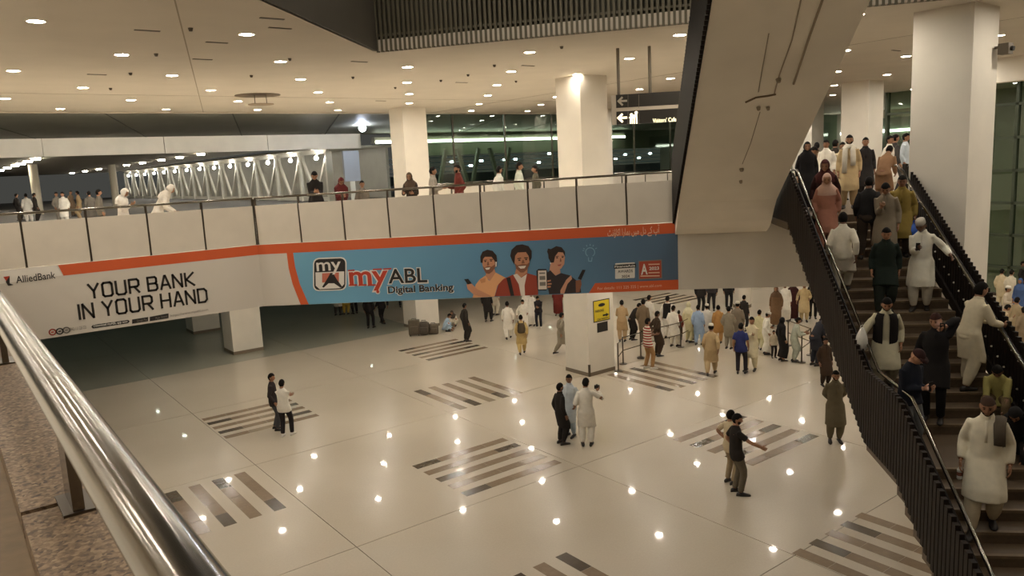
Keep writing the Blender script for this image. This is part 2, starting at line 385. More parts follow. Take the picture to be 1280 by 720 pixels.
def stair_balustrade(a, side, end, label):
    # side = -1: outer face to the left; +1: to the right
    r = empty('stair_balustrade', EP(a, LO_END, 0), label=label, cat='balustrade')
    ai = a-side*.10
    pts = [(LO_END, 0), (LAND_F, LAND_Z), (LAND_B, LAND_Z), (UP_TOP, HEAD), (end, HEAD)]
    b = LO_END
    me = {}
    while b < end:
        z = stair_line(b)
        h0, h1 = (-.12, 1.08)
        key = 'bar'
        if key not in me: me[key] = MB().ebox(-.03, .03, -.045, .045, h0, h1).mesh('baluster', BRONZE)
        o = bpy.data.objects.new('baluster', me[key]); COL.objects.link(o); o.parent = r
        o.matrix_parent_inverse = Matrix.Translation(-r.location); o.location = Vector(EP(a, b, max(z, .12)))
        b += .115
    mb = MB()
    for (p, q) in zip(pts[:-1], pts[1:]):
        mb.prism([EP(ai-.02, p[0], p[1]-.10), EP(ai-.02, q[0], q[1]-.10), EP(ai-.02, q[0], q[1]+.12), EP(ai-.02, p[0], p[1]+.12)], E1*.04)
    obj('stringer', mb, BRONZE, r)
    mb = MB()
    for (p, q) in zip(pts[:-1], pts[1:]):
        mb.prism([EP(a-side*.045, p[0], p[1]-.17), EP(a-side*.045, q[0], q[1]-.17), EP(a-side*.045, q[0], q[1]-.05), EP(a-side*.045, p[0], p[1]-.05)], E1*.02)
    obj('edge_trim', mb, WALL, r)
    mb = MB()
    for (p, q) in zip(pts[:-1], pts[1:]):
        mb.prism([EP(ai-.012, p[0], p[1]+.93), EP(ai-.012, q[0], q[1]+.93), EP(ai-.012, q[0], q[1]+.99), EP(ai-.012, p[0], p[1]+.99)], E1*.024)
    obj('inner_rail', mb, BRONZE, r)
    obj('handrail', MB().tube([EP(a-side*.18, b_, z_+1.05) for b_, z_ in pts], .026, 10), STEEL, r, sm=50)
    if side > 0:        # pale studs added to imitate bright dots of light along the right balustrade
        dot_me = MB().tube([EP(0, 0, 0), EP(-.02, 0, 0)], [.019, .014], 10).mesh('light_dot', mat('pale_light_dot', (222, 214, 200), .35))
        for b_ in np.arange(LO_END+.115*8, end-.2, .23):
            for h_ in (.30, .77):
                o = bpy.data.objects.new('light_dot', dot_me); COL.objects.link(o); o.parent = r
                o.matrix_parent_inverse = Matrix.Translation(-r.location); o.location = Vector(EP(a-.03, b_, stair_line(b_)+h_))
    return r
stair_balustrade(3.86, -1, 20.2, 'dark bronze barred balustrade on the left side of the crowded stairs')
stair_balustrade(6.38, 1, 18.5, 'dark bronze barred balustrade on the right side of the crowded stairs')

# ------------------------------------------------------------------ upper flight rising towards the balcony: only its underside shows
UA0, UA1 = 1.45, 3.72
def und(b): return 6.72+(17.7-b)*.485
fl = empty('upper_flight', EP(2.6, RB, 5.0), label='plastered underside of the overhead stair flight rising from the bridge end', cat='staircase')
prof = [(RB-.03, 5.25), (20.0, 5.32), (19.75, 5.42), (19.5, 5.6), (19.2, 5.9), (18.9, und(18.9)), (10.0, und(10.0)), (10.0, und(10)+.5)]
top = []
b, z = 20.1, 5.75
while b > 10.0:
    top += [(b, z), (b, z+.165)]; z += .165; b -= .33
prof2 = prof+[(10.0, z)]+top[::-1]+[(RB-.03, 5.75)]
obj('flight_slab', MB().prism([EP(UA0, b_, z_) for b_, z_ in prof2], E1*(UA1-UA0)), SOFFIT, fl)
for a, lab in ((UA0-.05, 0),):
    r = MB(); bme = MB().ebox(-.025, .025, -.036, .036, -.15, 1.5).mesh('baluster', BRONZE)
    b = 20.0
    while b > 10.1:
        o = bpy.data.objects.new('baluster', bme); COL.objects.link(o); o.parent = fl
        o.matrix_parent_inverse = Matrix.Translation(-fl.location); o.location = Vector(EP(a, b, max(5.3, und(b))+.1))
        b -= .115
    obj('handrail', MB().tube([EP(a+.1, 20.3, max(5.3, und(20.3))+1.5), EP(a+.1, 10.1, und(10.1)+1.55)], .026, 8), STEEL, fl, sm=50)
    obj('stringer', MB().prism([EP(a+.03, 20.3, und(20.3)+.02), EP(a+.03, 10.1, und(10.1)+.02), EP(a+.03, 10.1, und(10.1)+1.3), EP(a+.03, 20.3, und(20.3)+1.3)], E1*.02), BRONZE, fl)
un = np.array([-.5*0, 0, 0])
pu0 = EP(0, 17.7, 6.72); nu = np.cross(EP(0, -1, .485), E1); nu = nu/np.linalg.norm(nu)
if nu[2] > 0: nu = -nu
def onunder(x, y): return atplane(x, y, pu0+nu*.012, nu)
COND = mat('grey_conduit', (158, 143, 122), .6)
for pts, r in (([(1001, 0), (990, 50), (972, 100), (968, 117)], .012), ([(1028, 0), (1012, 45), (992, 105)], .02), ([(961, 42), (953, 85), (948, 115)], .008), ([(950, 140), (938, 180), (928, 205)], .008)):
    obj('conduit', MB().tube([onunder(*p) for p in pts], r, 6), COND, fl)
for p, s in (((973, 99), .05), ((948, 134), .04), ((960, 134), .035), ((927, 211), .05), ((926, 226), .04)):
    c = onunder(*p); obj('junction_box', MB().tube([c, c+nu*.06], [s, s*.7], 8), COND, fl)
obj('conduit', MB().tube([onunder(*p) for p in ((932, 128), (945, 122), (960, 120), (970, 118))], .018, 6), mat('rust_streak', (128, 108, 86), .7), fl)
# ------------------------------------------------------------------ recessed downlights
LENS_U = emit('downlight_lens_upper', LAMP_COL, UP_LAMP); LENS_L = emit('downlight_lens_lower', LAMP_COL, LOW_LAMP)
TRIM = mat('white_trim', (235, 230, 220), .5)
def ring_mesh(r0, r1, z):
    mb = MB(); n = 20
    a = [(r*math.cos(t), r*math.sin(t), zz) for r, zz in ((r0, z), (r1, z), (r1, 0.0)) for t in np.linspace(0, 2*math.pi, n, endpoint=False)]
    fs = [(k*n+i, k*n+(i+1) % n, (k+1)*n+(i+1) % n, (k+1)*n+i) for k in range(2) for i in range(n)]
    return mb.add(a, fs)
_trim = ring_mesh(.098, .125, -.012).mesh('trim_ring', TRIM)
_trim_u = ring_mesh(.135, .165, -.012).mesh('trim_ring', TRIM)
_lu = MB().disc((0, 0, -.006), .138, 20, up=-1).mesh('lens', LENS_U)
_lh = MB().disc((0, 0, -.006), .10, 20, up=-1).mesh('lens', emit('added_lens_high', LAMP_COL, HIGH_LAMP))
_ll = MB().disc((0, 0, -.006), .10, 20, up=-1).mesh('lens', LENS_L)
def downlight(x, y, z, me, label, group):
    r = empty('downlight', (x, y, z), label=label, cat='light', group=group)
    for nm, d in (('trim_ring', _trim_u if me is _lu else _trim), ('lens', me)):
        o = bpy.data.objects.new(nm, d); COL.objects.link(o); o.parent = r
def in_open(x, y, mg=.35):
    a, b = (x-y)*S2, (x+y)*S2
    return -5.5-mg < a < 9+mg and 2-mg < b < 18.0-(a+5.5)*.124+mg
rows = [(15.5, 1.9), (18.8, 3.83), (22.0, 2.09), (25.25, 4.03), (28.6, 2.4), (32.0, 4.3), (12.2, 3.7), (8.9, 1.9), (5.6, 3.7), (2.3, 1.9), (-1.0, 3.7)]
for y, x0 in rows:
    for i in range(-2, 12):
        x = x0+3.55*i
        if x < -6 or x > 41 or in_open(x, y): continue
        if any(cx-.3 < x < cx+1.5 and cy-.3 < y < cy+1.5 for cx, cy in ((17.2, 18.76), (17.2, 30.3), (17.2, 7.06), (31.6, 16.9))): x -= .9; y2 = y-.5
        downlight(x, y, CZ, _lu, 'round recessed downlight glowing in the cream upper ceiling', 'downlights of the upper ceiling')
for a in (-3.6, -.2, 5.2):  # unseen lamps added in the opening to brighten the stairs
    for b in (4, 7, 10, 13, 15.6):
        p = EP(a, b, 14.2)
        if not 1.2 < a < 4: downlight(p[0], p[1], 14.2, _lh, 'added unseen fill lamp high in the dark ceiling opening', 'added fill lamps in the ceiling opening')
def under_deck(x, y):
    if y > 30.3: return False
    if x < 7.3: return y > 22.1
    if x < REND[0]: return y > 21.55-(x-7.3)*(21.55-REND[1])/(REND[0]-7.3)+.35
    return y > max(RB/S2-x, 10.9, 10.9+(x-19.9)*.28 if x < 26 else 12.8+(x-26)*.635)
for k in range(-3, 5):
    y = 18.0+2.82*k; x0 = 11.37 if k % 2 == 0 else 9.62
    for i in range(-4, 10):
        x = x0+3.48*i
        if x < 4 or x > 42 or not under_deck(x, y): continue
        downlight(x, y, SOF, _ll, 'round recessed downlight in the low soffit under the upper deck', 'downlights of the lower soffit')
_lb = MB().disc((0, 0, -.006), .10, 20, up=-1).mesh('lens', emit('added_lens_back', (.86, 1.0, .84), 14.0))
for x in (-2, 3, 8, 13, 20, 27, 34, 41):  # unseen greenish lamps added to lift the dark back hall
    for y in (36.0, 41.0): downlight(x, y, SOF, _lb, 'added unseen greenish fill lamp in the back hall below the bridge', 'added fill lamps of the back hall')
# ceiling fittings: sprinklers and slot vents, one round ceiling fan plate
SPR = mat('dark_fitting', (90, 80, 66), .5)
for p in ((238, 35), (195, 67), (163, 91), (138, 110), (314, 94), (362, 73), (585, 93), (618, 81), (702, 58), (645, 101), (494, 109), (551, 100), (441, 96)):
    c = atz(*p, CZ)
    obj('sprinkler_head', MB().tube([c+(0, 0, .005), c-(0, 0, .06)], [.05, .03], 8), SPR, label='small dark sprinkler head dotting the cream upper ceiling', cat='sprinkler', group='sprinkler heads of the upper ceiling')
for p in ((184, 38), (271, 53), (121, 93), (253, 74), (340, 23), (449, 77), (577, 103), (476, 126), (350, 35), (660, 82), (1120, 63)):
    c = atz(*p, CZ)
    obj('slot_vent', MB().box(c[0]-.22, c[0]+.22, c[1]-.035, c[1]+.035, CZ-.012, CZ+.002), SPR, label='narrow dark slot vent set in the cream upper ceiling', cat='vent', group='slot vents of the upper ceiling')
c = atz(322, 119, CZ)
ff = empty('ceiling_access_panel', c, label='round open ceiling hatch with a dropped plate above the bridge', cat='hatch')
obj('hatch_opening', MB().tube([c+(0, 0, .002), c-(0, 0, .012)], .75, 28), mat('hatch_brown', (112, 96, 76), .7), ff)
obj('dropped_plate', MB().tube([c-(0, .25, .32), c-(0, .25, .34)], .42, 28), mat('hatch_plate', (150, 130, 104), .6), ff)
for dx in (-.2, .2): obj('hanger', MB().tube([c+(dx, -.25, 0), c+(dx, -.25, -.33)], .012, 6), SPR, ff)

# ------------------------------------------------------------------ printed banners on the bridge front
class Seg:
    def __init__(s, O, Q):
        s.O = np.array([O[0], O[1], 0.]); Q = np.array([Q[0], Q[1], 0.]); s.L = np.linalg.norm(Q-s.O); s.d = (Q-s.O)/s.L
        s.n = np.array([s.d[1], -s.d[0], 0]); s.lift = 0.
        if s.n@(CP-s.O) < 0: s.n = -s.n
    def sz(s, x, y): p = atplane(x, y, s.O, s.n); a = float((p-s.O)@s.d); return a, float(p[2])-s.lift*a/s.L
    def at(s, a, z, lay): p = s.O+s.d*a+s.n*(.006+.004*lay); return (p[0], p[1], z+s.lift*a/s.L)
SL = Seg((.36, 21.55), BEND); SR = Seg(BEND, REND); SR.lift = LIFT
def printed(name, seg, polys, parent, mats, lay=1, px=True, **kw):
    mb = MB()
    for k, (pts, mi) in enumerate(polys):
        q = [seg.sz(*p) for p in pts] if px else pts
        mb.add([seg.at(a, z, lay+.25*k) for a, z in q], [tuple(range(len(q)))], mi)
    return obj(name, mb, mats, parent, **kw)
def strokes(seg, lines, w, lay, mi=0, mb=None):
    mb = mb or MB()
    for pts in lines:
        for (a, b) in zip(pts[:-1], pts[1:]):
            a, b = np.array(a), np.array(b); t = (b-a)/(np.linalg.norm(b-a)+1e-9); nn = np.array([-t[1], t[0]])*w/2; e = t*w*.35
            q = [a-e+nn, a-e-nn, b+e-nn, b+e+nn]; mb.add([seg.at(x, z, lay) for x, z in q], [(0, 1, 2, 3)], mi)
    return mb
def text_mesh(s, bold=0.0, shear=0.0):
    cu = bpy.data.curves.new('lettering', 'FONT'); cu.body = s; cu.size = 1; cu.offset = bold; cu.shear = shear; cu.resolution_u = 4
    o = bpy.data.objects.new('lettering', cu); COL.objects.link(o)
    bpy.context.view_layer.update()
    dg = bpy.context.evaluated_depsgraph_get(); me = bpy.data.meshes.new_from_object(o.evaluated_get(dg))
    v = np.zeros(len(me.vertices)*3); me.vertices.foreach_get('co', v); v = v.reshape(-1, 3); f = [tuple(p.vertices) for p in me.polygons]
    bpy.data.objects.remove(o); bpy.data.curves.remove(cu); bpy.data.meshes.remove(me)
    return v, f
def lettering(seg, s, pl, pr, cap, parent, M, lay=3, bold=0.0, shear=0.0, label=None, tall=.727):
    # pl, pr: baseline ends in the frame; cap: cap height in pixels
    v, f = text_mesh(s, bold, shear)
    s0, z0 = seg.sz(*pl); s1, z1 = seg.sz(*pr); h = seg.sz(pl[0], pl[1]-cap)[1]-z0
    x0, x1 = v[:, 0].min(), v[:, 0].max(); k = (s1-s0)/(x1-x0); kz = h/tall
    P = [seg.at(s0+(a-x0)*k, z0+(z1-z0)*(a-x0)/(x1-x0)+b*kz, lay) for a, b, _ in v]
    return obj('lettering', MB().add(P, f), M, parent, label=label)
PRW = mat('print_white', (226, 220, 210), .5); PRG = mat('print_pale', (208, 200, 188), .5)
PRO = mat('print_orange', (208, 92, 48), .5); PRK = mat('print_black', (38, 34, 32), .5); PRR = mat('print_red', (184, 62, 40), .5)
PRGY = mat('print_grey', (130, 122, 112), .5)
def blue_print():
    M = bpy.data.materials.new('print_blue'); M.use_nodes = True; nt = M.node_tree; b = nt.nodes['Principled BSDF']
    tc = nt.nodes.new('ShaderNodeTexCoord'); mp = nt.nodes.new('ShaderNodeSeparateXYZ'); mr = nt.nodes.new('ShaderNodeMapRange')
    n = nt.nodes.new('ShaderNodeTexNoise'); n.inputs['Scale'].default_value = .5; ad = nt.nodes.new('ShaderNodeMath'); ad.operation = 'MULTIPLY_ADD'
    mr.inputs[1].default_value = 7.4; mr.inputs[2].default_value = 16.3; ad.inputs[1].default_value = .25; 
    r = nt.nodes.new('ShaderNodeValToRGB'); e = r.color_ramp.elements
    e[0].position = .1; e[0].color = (*lin((118, 178, 206)), 1); e[1].position = 1.05; e[1].color = (*lin((84, 106, 130)), 1); k = e.new(.55); k.color = (*lin((100, 148, 180)), 1)
    L = nt.links; L.new(tc.outputs['Object'], mp.inputs[0]); L.new(mp.outputs[0], mr.inputs[0]); L.new(tc.outputs['Object'], n.inputs['Vector'])
    L.new(n.outputs['Fac'], ad.inputs[0]); L.new(mr.outputs[0], ad.inputs[2]); L.new(ad.outputs[0], r.inputs[0]); L.new(r.outputs[0], b.inputs['Base Color'])
    b.inputs['Roughness'].default_value = .5; return M
PRB = blue_print()

bl = empty('bank_banner', (3.8, 21.55, FZ0), label='white banner reading YOUR BANK IN YOUR HAND on the left bridge front', cat='banner')
zt, zo, zb = 5.355, 5.085, 3.605
obj('banner_sheet', MB().hexa([SL.at(0, zb, .2), SL.at(SL.L, zb, .2), SL.at(SL.L, zb, -1), SL.at(0, zb, -1), SL.at(0, zt, .2), SL.at(SL.L, zt, .2), SL.at(SL.L, zt, -1), SL.at(0, zt, -1)]), PRG, bl)
sA = SL.sz(73, 336)[0]; sB = SL.sz(80, 349)[0]
printed('orange_band', SL, [([(sA, zt), (sB, zo), (SL.L, zo), (SL.L, zt)], 0)], bl, PRO, 1, px=False)
printed('white_name_plate', SL, [([(.02, zt), (sA-.03, zt), (sB-.03, zo+.01), (.02, zo-.06)], 0)], bl, PRW, 1.2, px=False)
lettering(SL, 'AlliedBank', (20.5, 354), (69.5, 347.5), 9.2, bl, PRK, bold=.008)
printed('bank_mark', SL, [([(4, 346), (12, 345), (12, 355), (9, 353)], 0), ([(7, 352), (12, 345), (12, 354), (17, 356), (10, 357)], 1)], bl, [PRR, PRK], 3)
GL = {'Y': [[(0, 1), (.35, .48), (.7, 1)], [(.35, .48), (.35, 0)]], 'O': [[(.12, 0), (0, .12), (0, .88), (.12, 1), (.58, 1), (.7, .88), (.7, .12), (.58, 0), (.12, 0)]],
      'U': [[(0, 1), (0, .12), (.12, 0), (.58, 0), (.7, .12), (.7, 1)]], 'R': [[(0, 0), (0, 1), (.58, 1), (.7, .88), (.7, .57), (.58, .45), (0, .45)], [(.35, .45), (.7, 0)]],
      'B': [[(0, 0), (0, 1), (.56, 1), (.67, .9), (.67, .62), (.56, .52), (0, .52)], [(.56, .52), (.7, .4), (.7, .12), (.58, 0), (0, 0)]], 'A': [[(0, 0), (.33, 1), (.4, 1), (.73, 0)], [(.13, .3), (.6, .3)]],
      'N': [[(0, 0), (0, 1), (.7, 0), (.7, 1)]], 'K': [[(0, 0), (0, 1)], [(.68, 1), (.08, .5), (.7, 0)]], 'I': [[(0, 0), (0, 1)]], 'H': [[(0, 0), (0, 1)], [(.7, 0), (.7, 1)], [(0, .5), (.7, .5)]],
      'D': [[(0, 0), (0, 1), (.52, 1), (.7, .82), (.7, .18), (.52, 0), (0, 0)]]}
def slogan(s, pl, pr, cap):
    adv = [(.28 if c == 'I' else (.42 if c == ' ' else 1.0)) for c in s]; W = sum(adv)-.3
    s0, z0 = SL.sz(*pl); s1, z1 = SL.sz(*pr); z0 = (z0+z1)/2; h = SL.sz(pl[0], pl[1]-cap)[1]-SL.sz(*pl)[1]; k = (s1-s0)/W; x = 0; mb = MB()
    for c, a in zip(s, adv):
        for ln in GL.get(c, []): strokes(SL, [[(s0+(x+p[0])*k, z0+p[1]*h) for p in ln]], .055, 3, mb=mb)
        x += a
    obj('lettering', mb, PRK, bl)
slogan('YOUR BANK', (112, 372), (243, 357), 17.2)
slogan('IN YOUR HAND', (100, 398), (259, 377.5), 18)
sm = MB()
for q, (cx, cy) in enumerate(((65.5, 415), (74.5, 414), (83, 412.5))):
    a, z = SL.sz(cx, cy); ring = [(a+.07*math.cos(t), z+.07*math.sin(t)) for t in np.linspace(0, 2*math.pi, 13)]
    strokes(SL, [ring], .028, 3, mi=q, mb=sm); strokes(SL, [[(a-.02, z), (a+.02, z)]], .03, 3, mi=q, mb=sm)
obj('social_icons', sm, [PRR, PRK, PRGY], bl)
lettering(SL, '(042) 111 225 225', (87.5, 413.5), (108, 410.5), 4.2, bl, PRGY)
printed('pill_badge', SL, [([(114, 408.5), (116, 406), (160, 399.8), (162, 401.5), (160, 404), (116, 410.5)], 0)], bl, PRK, 2)
lettering(SL, 'Download myABL app now', (117, 408.8), (159.5, 402.8), 3.0, bl, PRW, 3, bold=.01)
printed('store_badge', SL, [([(165, 399.3), (185, 396.2), (185, 401.5), (165, 404.6)], 0), ([(187, 396), (210.5, 391.6), (210.5, 397.6), (187, 401.4)], 0)], bl, PRK, 2)
lettering(SL, 'Google Play', (171, 402.4), (184, 400.2), 3.0, bl, PRGY, 3); lettering(SL, 'App Store', (194, 399), (209, 396.2), 3.2, bl, PRGY, 3)
lettering(SL, 'https://www.myabl.com', (213, 396), (260, 388), 3.0, bl, PRGY, 3)

br = empty('bank_banner', tuple(BEND[:2])+(FZ0,), label='blue myABL Digital Banking banner with three smiling people on the bridge front', cat='banner')
L_ = SR.L
obj('banner_sheet', MB().hexa([SR.at(0, zb, .2), SR.at(L_, zb, .2), SR.at(L_, zb, -1), SR.at(0, zb, -1), SR.at(0, zt, .2), SR.at(L_, zt, .2), SR.at(L_, zt, -1), SR.at(0, zt, -1)]), PRG, br)
sw0 = [(359, 320.5), (361, 335), (366, 355), (376, 379.6)]; sw1 = [(367, 320), (369, 333), (375, 355), (386, 379.3)]
q0 = [SR.sz(*p) for p in sw0]; q1 = [SR.sz(*p) for p in sw1]
q0[0] = (q0[0][0], zo); q1[0] = (q1[0][0], zo); q0[-1] = (q0[-1][0], zb); q1[-1] = (q1[-1][0], zb)
printed('blue_field', SR, [(q1+[(L_, zb), (L_, zo)], 0)], br, PRB, 1, px=False)
printed('orange_band', SR, [([(0, zt), (0, zo), (L_-.06, zo), (L_-.06, zt)], 0), (q0+q1[::-1], 0)], br, PRO, 1.5, px=False)
sC = SR.sz(736, 364)[0]; sD = SR.sz(744, 354)[0]; zc_ = SR.sz(800, 351.5)[1]
printed('orange_footer', SR, [([(sC, zb), (L_, zb), (L_, zc_), (sD, zc_)], 0)], br, PRO, 2, px=False)
PRP = mat('print_peach', (232, 190, 160), .5)
lettering(SR, 'For details: 111 225 225 | www.abl.com', (747, 362.2), (827, 358.2), 3.6, br, PRP, 3)
URDU = '\uFE81\uFB56 \uFB90\uFBAF \uFEA9\uFEDD \uFEE3\uFBFF\uFB9F \uFBA8\uFEE4\uFE8E\uFEAD\uFE8D \uFE8D\uFB90\uFE8E\uFE85\uFEE7\uFB67'[::-1]
lettering(SR, URDU, (759.5, 295.2), (824.5, 290.6), 8.5, br, PRP, 3, bold=.01)
# app icon
def rrect(x0, y0, x1, y1, r, sk):     # in pixels, sk = slope of the horizontal
    o = []
    for cx, cy, a0 in ((x1-r, y0+r, -90), (x1-r, y1-r, 0), (x0+r, y1-r, 90), (x0+r, y0+r, 180)):
        for t in (0, 30, 60, 90): a = math.radians(a0+t); o.append((cx+r*math.cos(a), cy+r*math.sin(a)))
    return [(x, y+sk*(x-x0)) for x, y in o]
printed('app_icon', SR, [(rrect(391.5, 322.5, 433.5, 364, 7, -.035), 0), (rrect(393, 324, 432, 362.6, 6, -.035), 1), ([(394.5, 340.5), (430.5, 339), (430.5, 355), (426, 360), (400, 361.5), (395, 357)], 0),
        ([(403, 341.5), (424, 340.5), (424, 352), (403, 353)], 2), ([(413.5, 341), (416.5, 341), (422, 350), (428, 358), (426, 359.5), (418, 354), (411, 354), (405, 359.5), (403, 358.5), (409, 349)], 1)], br, [PRW, PRK, mat('print_rose', (196, 110, 88), .5)], 3)
lettering(SR, 'my', (396.5, 338.6), (427, 337), 12.5, br, PRW, 5, bold=.012, tall=.56)
lettering(SR, 'my', (436, 356.5), (487.5, 354.5), 20, br, PRW, 3.0, bold=.05, tall=.56)
lettering(SR, 'my', (437.5, 356), (486, 354), 19, br, PRR, 3.6, bold=.02, tall=.56)
for q in [(x-4.5, 356.4, x+4.5, 356) for x in (441.5, 453.5, 465)]+[(436, 338.2, 443, 337.6), (467, 336.8, 477, 336.2), (480, 336.2, 489, 335.7)]:
    obj('serif', strokes(SR, [[SR.sz(*q[:2]), SR.sz(*q[2:])]], .04, 3.7), PRR, br)
a_, z_ = SR.sz(472.5, 364.5)
printed('dot', SR, [([(a_+.07*math.cos(t), z_+.07*math.sin(t)) for t in np.linspace(0, 6.283, 12, endpoint=False)], 0), ([(a_+.045*math.cos(t), z_+.045*math.sin(t)) for t in np.linspace(0, 6.283, 12, endpoint=False)], 1)], br, [PRW, PRR], 3, px=False)
lettering(SR, 'ABL', (484.5, 354.6), (536, 353), 19.3, br, PRW, 3.0, bold=.045); lettering(SR, 'ABL', (486, 354), (534.5, 352.3), 18.3, br, PRK, 3.6, bold=.015)
lettering(SR, 'Digital Banking', (484.5, 366.8), (568, 363), 9.2, br, PRW, 3.0, bold=.035); lettering(SR, 'Digital Banking', (485.5, 366.3), (567, 362.5), 8.6, br, PRK, 3.6, bold=.022)
# three printed people
ZP = lambda L: [(570+x/6.737, 290+y/6.737) for x, y in L]
SK1, SK2, SK3 = mat('print_skin_a', (206, 146, 112), .5), mat('print_skin_b', (196, 138, 104), .5), mat('print_skin_c', (204, 150, 122), .5)
HAIRP = mat('print_hair', (46, 32, 26), .5); TEETH = mat('print_teeth', (236, 226, 214), .5); BEARD = mat('print_stubble', (140, 92, 68), .5)
def ell(cx, cy, rx, ry, n=10): return [(cx+rx*math.cos(t), cy+ry*math.sin(t)) for t in np.linspace(0, 6.283, n, endpoint=False)]
def portrait(name, shapes, mats, lay): printed(name, SR, [(ZP(p), mi) for p, mi in shapes], br, mats, lay)
portrait('printed_man', [([(255, 335), (325, 310), (335, 350), (290, 410), (250, 380)], 0),
    ([(165, 445), (200, 400), (250, 365), (275, 405), (290, 408), (335, 340), (400, 375), (430, 390), (350, 450), (325, 543), (140, 552), (160, 490)], 1),
    ([(228, 215), (245, 200), (300, 200), (325, 240), (333, 290), (310, 330), (280, 350), (255, 345), (232, 310), (222, 260)], 0),
    ([(226, 285), (240, 300), (270, 285), (300, 292), (330, 270), (328, 300), (308, 332), (280, 352), (253, 346), (234, 312)], 5),
    ([(208, 255), (206, 205), (225, 165), (265, 148), (310, 158), (342, 195), (347, 245), (336, 285), (325, 240), (300, 208), (245, 208), (230, 225), (225, 262)], 2),
    ([(245, 303), (290, 296), (280, 315), (258, 318)], 3), (ell(248, 247, 9, 5), 2), (ell(297, 242, 9, 5), 2), ([(236, 234), (262, 231), (262, 236), (236, 240)], 2), ([(285, 228), (312, 226), (312, 232), (285, 234)], 2),
    ([(266, 250), (276, 250), (282, 278), (262, 280)], 5), ([(333, 250), (345, 250), (343, 290), (335, 290)], 3),
    ([(90, 440), (130, 430), (180, 480), (300, 538), (230, 548), (150, 525), (100, 480)], 0), ([(70, 397), (105, 392), (135, 432), (100, 440)], 4),
    ([(200, 400), (215, 430), (250, 420), (250, 385)], 6)],
    [SK1, mat('print_peach_shirt', (232, 172, 122), .5), HAIRP, TEETH, PRK, BEARD, mat('print_peach_shade', (212, 148, 100), .5)], 3)
portrait('printed_woman', [([(800, 250), (835, 265), (875, 305), (880, 345), (830, 370), (785, 335)], 0),
    ([(768, 340), (795, 322), (840, 368), (885, 345), (960, 365), (1045, 430), (1055, 510), (785, 522), (772, 460)], 1),
    ([(825, 205), (860, 160), (900, 168), (918, 210), (912, 270), (885, 308), (855, 312), (828, 282), (815, 240)], 0),
    ([(768, 165), (775, 138), (800, 143), (845, 118), (890, 128), (918, 165), (920, 205), (902, 172), (862, 168), (835, 205), (825, 255), (800, 258), (780, 220), (776, 185)], 2),
    (ell(852, 216, 9, 5), 2), (ell(898, 212, 8, 5), 2), ([(840, 203), (866, 200), (866, 205), (840, 208)], 2), ([(888, 199), (910, 200), (910, 205), (888, 204)], 2), ([(855, 275), (890, 270), (880, 284), (862, 285)], 3),
    ([(878, 220), (884, 220), (890, 248), (874, 250)], 6), (ell(797, 262, 5, 8), 5), ([(880, 490), (930, 400), (970, 362), (978, 395), (940, 435), (912, 517), (880, 517)], 0), ([(1065, 316), (1092, 318), (1055, 402), (1025, 392)], 4), ([(1008, 408), (1052, 400), (1058, 440), (1040, 505), (1010, 508)], 6)],
    [SK3, mat('print_charcoal', (52, 44, 46), .5), HAIRP, mat('print_lips', (170, 80, 72), .5), PRK, TEETH, BEARD], 3)
portrait('printed_man', [([(510, 300), (605, 300), (600, 352), (550, 388), (495, 355)], 0),
    ([(328, 540), (358, 440), (400, 395), (480, 358), (545, 385), (598, 345), (680, 368), (692, 420), (692, 528), (580, 534)], 1),
    ([(483, 360), (515, 350), (550, 385), (598, 352), (578, 450), (582, 534), (548, 536), (530, 440)], 3),
    ([(425, 385), (458, 380), (492, 535), (462, 537)], 4),
    ([(497, 195), (520, 165), (595, 165), (618, 205), (620, 260), (600, 312), (570, 337), (545, 337), (510, 307), (493, 260)], 0),
    ([(495, 262), (520, 280), (555, 270), (595, 272), (620, 255), (618, 275), (600, 314), (570, 340), (545, 340), (508, 308)], 5),
    ([(458, 200), (468, 150), (510, 110), (560, 103), (612, 118), (638, 160), (638, 215), (620, 252), (612, 200), (590, 168), (520, 172), (499, 200), (493, 275), (474, 240)], 2),
    ([(523, 288), (592, 282), (578, 304), (545, 308)], 3), (ell(535, 236, 10, 6), 2), (ell(592, 230, 10, 6), 2), ([(518, 220), (550, 215), (550, 223), (518, 227)], 2), ([(575, 213), (607, 212), (607, 220), (575, 221)], 2),
    ([(560, 235), (572, 235), (580, 262), (552, 264)], 5), ([(678, 325), (695, 310), (760, 310), (770, 325), (772, 480), (758, 490), (688, 488)], 4), ([(692, 324), (762, 322), (766, 480), (694, 482)], 3),
    ([(770, 405), (800, 400), (800, 412), (772, 420)], 0), ([(772, 430), (806, 428), (806, 440), (772, 444)], 0), ([(772, 452), (800, 452), (798, 466), (772, 468)], 0),
    ([(702, 340), (750, 338), (752, 350), (703, 352)], 6), ([(704, 370), (752, 368), (754, 400), (705, 402)], 6), ([(706, 420), (756, 418), (757, 450), (707, 452)], 6)],
    [SK2, mat('print_rust_jacket', (158, 66, 48), .5), HAIRP, mat('print_offwhite', (228, 214, 200), .5), PRK, BEARD, PRGY], 4)
LBL = mat('print_light_blue', (128, 170, 196), .5)
bulb = [ZP([(1130+32*math.cos(t)*1.2, 170+38*math.sin(t)) for t in np.linspace(2.2, 2.2+5.0, 14)]), ZP([(1115, 215), (1118, 245), (1142, 245), (1146, 215)])]+[ZP([(1130+52*math.cos(t), 165+52*math.sin(t)), (1130+62*math.cos(t), 165+62*math.sin(t))]) for t in (-.5, -1.1, -1.57, -2.1, -2.7, 3.3)]
obj('bulb_icon', strokes(SR, [[SR.sz(*p) for p in l] for l in bulb], .022, 3), LBL, br)
printed('award_badge', SR, [(rrect(769, 329, 793.5, 348.5, 1, -.05), 0), ([(767.5, 331), (795, 329.3), (795, 334.2), (767.5, 336)], 1)], br, [PRW, PRK], 3)
